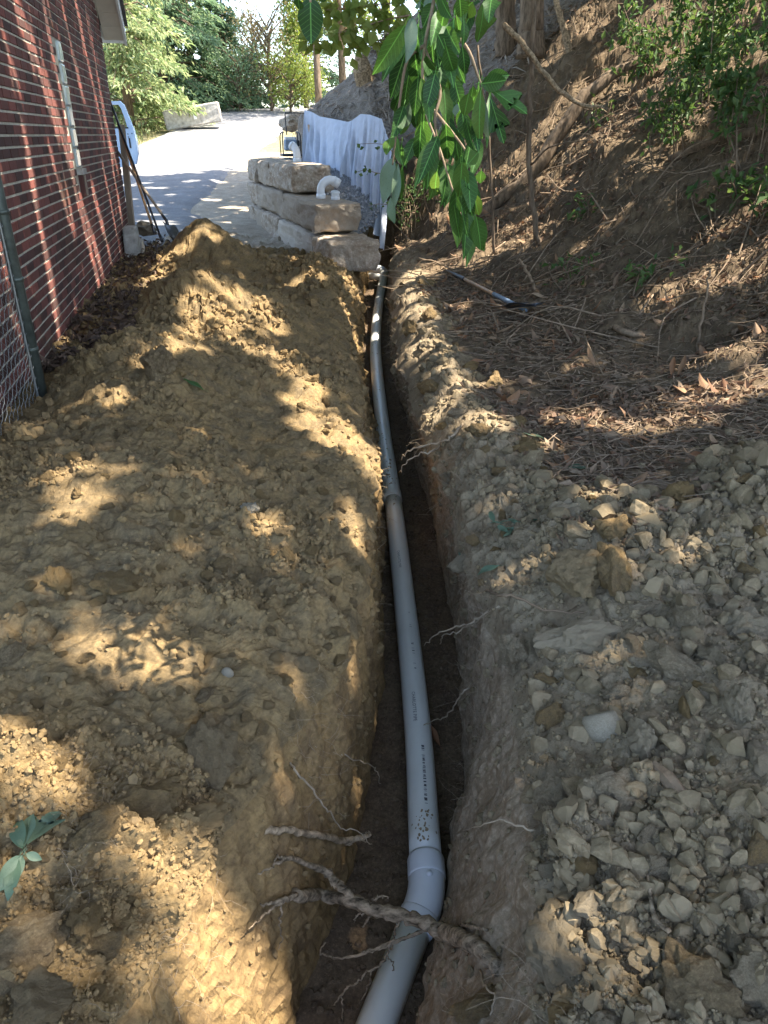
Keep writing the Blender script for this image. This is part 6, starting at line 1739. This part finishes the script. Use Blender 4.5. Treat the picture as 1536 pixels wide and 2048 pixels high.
# ------------------------------------------------------------------ trees behind the driveway
def tree_root(name, loc, label, cat='tree', group=None): return empty(name, loc, label=label, cat=cat, group=group)
def conifer(x, y, h, R, label, mat, n=9000, lean=0.0, low=0.02):
    z0 = float(G(y)) - 0.1
    o = tree_root('conifer', (x, y, z0), label, group='conifers behind the driveway')
    add('trunk', MB().tube([(0, 0, 0), (lean * .3, 0, h * .35), (lean, 0, h)], [0.18, 0.12, 0.02], 8).mesh('trunk', True), M['bark'], parent=o)
    nb = 150
    bh = np.sort(rng.uniform(low, 0.98, nb)); ba = rng.uniform(0, 2 * np.pi, nb); bl = R * (1 - bh) ** 0.75 * rng.uniform(0.6, 1.12, nb) + 0.15
    mb = MB()
    for a_, h_, l_ in zip(ba, bh, bl):
        d = Vector((math.cos(a_), math.sin(a_), 0)); s_ = Vector((lean * h_, 0, h_ * h))
        mb.tube([s_, s_ + d * l_ * .5 + Vector((0, 0, l_ * 0.05)), s_ + d * l_ + Vector((0, 0, -l_ * 0.22))], [0.03, 0.02, 0.006], 4, False)
    add('limbs', mb.mesh('limbs'), M['bark'], parent=o, kind='stuff')
    w = bl * (0.3 + bl); k = rng.choice(nb, n, p=w / w.sum())
    f = rng.uniform(0.12, 1.05, n) ** 0.7
    a_ = ba[k]; l_ = bl[k]
    spread_ = (rng.normal(size=n)) * 0.16 * l_ * (0.5 + f * 0.5)
    x_ = np.cos(a_) * l_ * f - np.sin(a_) * spread_; y_ = np.sin(a_) * l_ * f + np.cos(a_) * spread_
    z_ = bh[k] * h + l_ * (0.1 * f - 0.32 * f * f) + rng.normal(size=n) * 0.05
    C = np.stack([x_ + lean * bh[k], y_, z_], 1)
    D_ = np.stack([np.cos(a_), np.sin(a_), np.full(n, -0.45)], 1) + rng.normal(size=(n, 3)) * 0.45
    N_ = np.array([0, 0, 1.0]) + rng.normal(size=(n, 3)) * 0.45
    l = rng.uniform(0.12, 0.30, n)
    V, F = leaf_cloud(C, D_, N_, l, l * rng.uniform(0.28, 0.5, n), 0.2)
    add('crown', np_mesh('crown', V, F), M[mat], parent=o)
def pos(px, y): return at(px, 250, y).x
conifer(pos(262, 30), 30, 9.5, 3.0, 'pale green conifer nearest the house corner with branches sweeping to the ground', 'conifer', 11000)
conifer(pos(205, 35), 35, 12, 3.6, 'tall light conifer partly hidden by the roof eave', 'conifer', 9000)
conifer(pos(330, 36), 36, 13, 3.4, 'tall blue green conifer left of the concrete block', 'conifer_dark', 12000)
conifer(pos(395, 38), 38, 10, 2.5, 'dense green conifer behind the concrete block', 'conifer_dark', 12000)
conifer(pos(345, 44), 44, 16, 3.0, 'tallest pale conifer rising behind the others', 'conifer', 10000)
conifer(pos(462, 39), 39, 4.6, 2.0, 'dark conifer at the right end of the conifer row', 'conifer_dark', 11000)
conifer(pos(270, 48), 48, 17, 3.8, 'tall distant conifer behind the left part of the row', 'conifer', 9000)
def broadleaf(x, y, h, R, label, mat, n=7000, trunk=0.14, zlow=0.25, leafl=(0.10, 0.22), name='broadleaf_tree', nb=40, clump=0.5, upright=0.6, group=None, zbase=None):
    z0 = (float(G(y)) if zbase is None else zbase) - 0.1
    o = tree_root(name, (x, y, z0), label, group=group)
    tops = []
    mb = MB()
    mb.tube(jitter_path([(0, 0, 0), (random.gauss(0, .1), random.gauss(0, .1), h * .5), (random.gauss(0, .25), 0, h * .95)], 4, 0.02), list(np.linspace(trunk, 0.02, 9)), 8)
    add('trunk', mb.mesh('trunk', True), M['bark'], parent=o)
    mb = MB()
    for k in range(nb):
        hh = random.uniform(zlow, 0.9) * h; a_ = random.uniform(0, 6.283); l_ = R * random.uniform(0.5, 1.1) * (1.15 - 0.7 * abs(hh / h - 0.5))
        s_ = Vector((0, 0, hh)); e_ = s_ + Vector((math.cos(a_) * l_, math.sin(a_) * l_, l_ * upright * random.uniform(0.3, 1.3)))
        m_ = s_.lerp(e_, .5) + Vector((random.gauss(0, .1), random.gauss(0, .1), 0.08 * l_))
        mb.tube([s_, m_, e_], [0.04, 0.025, 0.008], 5, False)
        for q in range(5): tops.append(s_.lerp(e_, random.uniform(0.45, 1.08)) + Vector((random.gauss(0, .18), random.gauss(0, .18), random.gauss(0, .18))) * R * 0.5)
    add('limbs', mb.mesh('limbs'), M['bark'], parent=o, kind='stuff')
    T_ = np.array([t[:] for t in tops]); k = rng.integers(len(T_), size=n)
    C = T_[k] + rng.normal(size=(n, 3)) * clump * 0.45
    D_ = rng.normal(size=(n, 3)) + np.array([0, 0, -0.4]); N_ = np.array([0.2, -0.2, 0.9]) + rng.normal(size=(n, 3)) * 0.6
    l = rng.uniform(*leafl, n); V, F = leaf_cloud(C, D_, N_, l, l * rng.uniform(0.45, 0.7, n), 0.15)
    add('crown', np_mesh('crown', V, F), M[mat], parent=o)
    return o
broadleaf(pos(545, 36), 36, 3.6, 1.2, 'sparse dry leaved young tree against the sky', 'sparse_leaf', 1500, 0.07, 0.15, (0.08, 0.16), nb=34, clump=0.6, upright=1.1)
broadleaf(pos(515, 41), 41, 4.2, 1.2, 'thin brownish young tree left of the sparse one', 'sparse_leaf', 1400, 0.07, 0.15, (0.08, 0.16), nb=30, clump=0.6, upright=1.1)
broadleaf(pos(614, 38), 38, 10.5, 1.0, 'narrow yellow green tree right of the sky gap', 'yellow_leaf', 6000, 0.12, 0.1, (0.10, 0.2), nb=46)
broadleaf(pos(640, 34), 34, 11, 2.2, 'yellow green tree with bare forked trunk behind the straw bank', 'yellow_leaf', 5200, 0.15, 0.42, (0.10, 0.2), nb=40)
broadleaf(pos(690, 40), 40, 13, 3.0, 'leafy tree behind the straw bank under the hanging leaf', 'yellow_leaf', 6500, 0.2, 0.2, (0.12, 0.24), nb=50)
broadleaf(pos(765, 46), 46, 14, 3.4, 'green tree farthest to the right behind the straw bank', 'bush', 6500, 0.2, 0.1, (0.12, 0.24), nb=50)
broadleaf(pos(585, 36), 35.5, 2.4, 1.3, 'round sunny shrub at the crest of the driveway', 'yellow_leaf', 3200, 0.05, 0.05, (0.07, 0.14), name='shrub', nb=26, clump=0.4)
broadleaf(pos(545, 38), 38.5, 1.9, 1.5, 'low green shrub at the crest left of the sunny one', 'bush', 3000, 0.05, 0.05, (0.07, 0.14), name='shrub', nb=26, clump=0.4)
broadleaf(pos(490, 37), 36, 2.2, 1.2, 'bluish green shrub below the last conifer', 'conifer_dark', 2600, 0.05, 0.05, (0.07, 0.14), name='shrub', nb=26, clump=0.4)
conifer(pos(640, 47), 47, 10, 2.6, 'dark conifer hidden behind the yellow green trees', 'conifer_dark', 7000)
# wood closing the view to the far left and right
for (x_, y_, lab) in ((-24, 40, 'broad tree beyond the house far left of the driveway'), (8, 52, 'broad tree far behind the hillside')):
    broadleaf(x_, y_, 13, 5, lab, 'bush', 5000, 0.25, 0.1, (0.2, 0.4), nb=50)

# ------------------------------------------------------------------ unseen hill trees, crowns shaped to throw the dappled shade on the trench
S_ = np.array(SUN[:])
e1_ = np.cross(S_, [0, 1, 0]); e1_ /= np.linalg.norm(e1_); e2_ = np.cross(S_, e1_)
LIT = []                                                                # sunny gaps: capsules in the plane square to the sun
def gap(p0, p1, r):
    p0 = np.array(p0[:]); p1 = np.array(p1[:])
    LIT.append((p0 @ e1_, p0 @ e2_, p1 @ e1_, p1 @ e2_, r))
def gap_px(x0, y0, x1, y1, r):
    a, t = hit(x0, y0); b, t2 = hit(x1, y1); tm = (t + t2) / 2; gap(a, b, r * tm / FPX * min(1.9, 0.5 + 0.17 * tm))
for g in ((180, 1290, 320, 1270, 55), (250, 1340, 340, 1330, 40), (30, 1450, 100, 1560, 60), (10, 1540, 80, 1600, 40), (300, 1720, 420, 1860, 60), (420, 1900, 520, 2010, 60), (200, 1690, 300, 1700, 40), (330, 1860, 420, 2000, 50), (530, 1960, 570, 2030, 22),
          (708, 1325, 710, 1335, 22), (140, 990, 170, 1010, 34), (105, 960, 120, 962, 25), (515, 1050, 545, 1060, 22), (690, 1010, 720, 1100, 14), (735, 930, 765, 1010, 18), (700, 860, 735, 930, 22), (640, 870, 690, 900, 24), (570, 740, 650, 830, 22), (590, 810, 670, 880, 20),
          (420, 600, 510, 625, 30), (470, 640, 540, 660, 18), (405, 455, 430, 475, 7), (330, 520, 375, 490, 9), (290, 575, 330, 545, 8), (170, 800, 250, 795, 18), (345, 700, 400, 640, 12), (400, 690, 415, 700, 14), (470, 690, 485, 700, 12), (520, 700, 560, 720, 14), (270, 740, 300, 700, 12), (440, 660, 460, 680, 10), (600, 560, 640, 555, 6), (690, 560, 720, 600, 8), (690, 620, 715, 690, 10),
          (860, 470, 980, 420, 18), (900, 520, 1010, 500, 16), (820, 560, 870, 530, 14), (800, 640, 850, 620, 10), (1180, 850, 1380, 840, 30), (1100, 840, 1180, 835, 18), (1400, 800, 1536, 760, 40), (1440, 700, 1536, 680, 34), (1480, 560, 1536, 520, 36), (990, 770, 1000, 775, 18), (950, 830, 990, 850, 22), (1060, 880, 1090, 890, 20), (1190, 1050, 1240, 1062, 28), (1160, 990, 1220, 1000, 18), (1330, 1110, 1480, 1080, 14), (1210, 1120, 1240, 1140, 14),
          (930, 2020, 990, 2030, 36), (1190, 1545, 1220, 1550, 14), (1350, 1960, 1380, 1975, 14), (1180, 1335, 1200, 1340, 14), (1340, 1285, 1400, 1280, 12), (1240, 480, 1330, 430, 9), (1100, 400, 1200, 330, 14), (1180, 290, 1340, 190, 18), (1080, 380, 1100, 350, 12), (1020, 340, 1060, 300, 14), (1150, 60, 1200, 40, 16), (1260, 150, 1450, 60, 60), (1330, 200, 1430, 170, 36), (1060, 470, 1110, 450, 12), (1200, 450, 1230, 440, 8), (830, 660, 850, 700, 10), (900, 620, 930, 610, 8), (1130, 740, 1180, 720, 10), (1290, 600, 1340, 590, 10), (1400, 480, 1460, 460, 14), (960, 480, 1000, 470, 14), (800, 430, 850, 400, 14)):
    gap_px(*g)
for x0, y0, x1, y1, r in ((28, 0, 133, 285, 14), (86, 0, 143, 300, 9), (62, 60, 100, 230, 7), (150, 0, 205, 260, 9), (122, 0, 165, 190, 6), (172, 20, 222, 300, 9), (185, 100, 240, 420, 8), (64, 350, 122, 690, 10), (137, 330, 195, 555, 11), (160, 390, 205, 540, 8), (186, 380, 222, 520, 8), (206, 330, 240, 500, 7), (30, 180, 60, 330, 5), (100, 300, 150, 480, 5), (210, 240, 235, 340, 6), (5, 60, 40, 200, 5), (0, 480, 30, 640, 6)):
    a = wall_hit(x0, y0); b = wall_hit(x1, y1)
    A = wall_pt(*a); B = wall_pt(*b); k = (A.y + B.y) / 2 / 0.9 / FPX
    gap(A, B, r * k * 1.0)
for x0, y0, x1, y1, r, yd_ in ((600, 345, 645, 340, 16, 12.0), (640, 420, 660, 450, 12, 10.0), (690, 420, 695, 440, 9, 10.1), (655, 500, 700, 510, 16, 9.7), (700, 540, 720, 550, 10, 9.7), (980, 190, 1050, 220, 20, 1.7), (900, 10, 970, 60, 26, 1.75), (1010, 150, 1010, 160, 12, 1.7), (950, 300, 960, 310, 12, 1.7), (790, 200, 800, 210, 8, 1.7), (870, 400, 880, 420, 10, 1.7)):
    A = at(x0, y0, yd_); B = at(x1, y1, yd_); gap(A, B, r * yd_ / 0.95 / FPX)
for k in range(60):                                                     # flecks on the shaded driveway
    yv_ = random.uniform(13, 23.5); A = Vector((random.uniform(-8, -2.5), yv_, float(G(yv_)))); gap(A, A + Vector((random.uniform(-.5, .5), random.uniform(-.2, .2), 0)), random.uniform(0.05, 0.14))
for t_, r_ in ((21.5, 0.03), (23.5, 0.045), (26.0, 0.06), (29.0, 0.05), (33.0, 0.06), (37.0, 0.08), (41.0, 0.07), (45.0, 0.10), (50.0, 0.08), (55.0, 0.10)):
    gap(path[int(t_)] + Vector((0, 0, PR)), path[int(t_) + 1] + Vector((0, 0, PR)), r_)
for px0_, py0_, zo, r_ in ((1380, 210, 0.5, 0.42), (1380, 210, 1.0, 0.40), (1280, 180, 0.6, 0.30), (1450, 200, 0.7, 0.25), (1330, 320, 0.3, 0.16), (820, 470, 0.4, 0.22), (1500, 520, 0.2, 0.2)):
    A = hit(px0_, py0_)[0] + Vector((0, 0, zo)); gap(A, A + Vector((0.2, 0.1, 0.1)), r_)
LITa = np.array(LIT)
def lit_mask(C):
    a = C @ e1_; b = C @ e2_
    out = np.zeros(len(C), bool)
    for x0, y0, x1, y1, r in LITa:
        dx, dy = x1 - x0, y1 - y0; L2 = dx * dx + dy * dy + 1e-9
        t = np.clip(((a - x0) * dx + (b - y0) * dy) / L2, 0, 1)
        d2 = (a - x0 - t * dx) ** 2 + (b - y0 - t * dy) ** 2
        out |= d2 < (r + 0.005) ** 2
    return out
NLEAF = 165000
px_ = rng.uniform(-9.0, 5.5, NLEAF); py_ = rng.uniform(-2.5, 23.5, NLEAF)
keep = ~((py_ > 20.5 + 0.7 * np.sin(px_ * 1.3)) & (px_ < -1)) 
px_, py_ = px_[keep], py_[keep]; n = len(px_)
zc_ = rng.uniform(7.2, 10.5, n)
C = np.stack([px_, py_, np.full(n, 0.3)], 1) + S_[None] * ((zc_ - 0.3) / S_[2])[:, None]
lf = rng.uniform(0.11, 0.22, n)
N_ = S_[None] * 0.8 + np.array([0, 0, 0.4]) + rng.normal(size=(n, 3)) * 0.35
D_ = rng.normal(size=(n, 3)); D_ -= N_ * np.sum(D_ * N_, 1, keepdims=True) / np.sum(N_ * N_, 1, keepdims=True)
D_ /= np.linalg.norm(D_, axis=1, keepdims=True)
cen = C + D_ * (lf * 0.5)[:, None]
m0 = ~(lit_mask(cen) | lit_mask(C + D_ * (lf * 0.15)[:, None]) | lit_mask(C + D_ * (lf * 0.85)[:, None]))  # leaves that would block a listed sun patch are left out
C, D_, N_, lf = C[m0], D_[m0], N_[m0], lf[m0]
trunks = [(6.8, 0.0), (7.2, 4.6), (7.4, 9.2), (7.0, 14.0), (6.4, 18.6), (5.6, 22.8)]
own = np.argmin([np.hypot(C[:, 0] - (a - 1.0), C[:, 1] - b) for a, b in trunks], 0)
lab = ['unseen tall leafy tree behind the viewer on the hill', 'unseen tall leafy tree on the hill nearest the trench', 'unseen tall leafy tree high on the hill', 'unseen tall leafy tree on the hill above the fabric', 'unseen tall leafy tree on the hill above the straw bank', 'unseen tall leafy tree at the far end of the hill']
for k, (tx, ty) in enumerate(trunks):
    zb_ = ground(tx, ty) - 0.2
    o = tree_root('shade_tree', (tx, ty, zb_), lab[k], group='unseen trees with crowns shaped to shade the trench')
    add('trunk', MB().tube(jitter_path([(0, 0, 0), (-0.1, 0, 2), (-0.3, 0.1, 5.2 - 0.2)], 4, 0.02), list(np.linspace(0.26, 0.12, 9)), 10).mesh('trunk', True), M['bark'], parent=o)
    sel = own == k
    V, F = leaf_cloud(C[sel], D_[sel], N_[sel], lf[sel], lf[sel] * rng.uniform(0.6, 0.85, sel.sum()), 0.1)
    cr_ = add('crown', np_mesh('crown', V, F), M['canopy'], parent=o); cr_.matrix_parent_inverse = Matrix.Translation(-o.location)
    mb = MB(); tip = Vector((-0.3, 0.1, 5.0))
    for q in rng.choice(np.where(sel)[0], 16):
        e_ = Vector(C[q]) - o.location; mb.tube([tip, tip.lerp(e_, .5) + Vector((0, 0, 0.3)), e_], [0.05, 0.03, 0.008], 5, False)
    add('limbs', mb.mesh('limbs'), M['bark'], parent=o, kind='stuff')
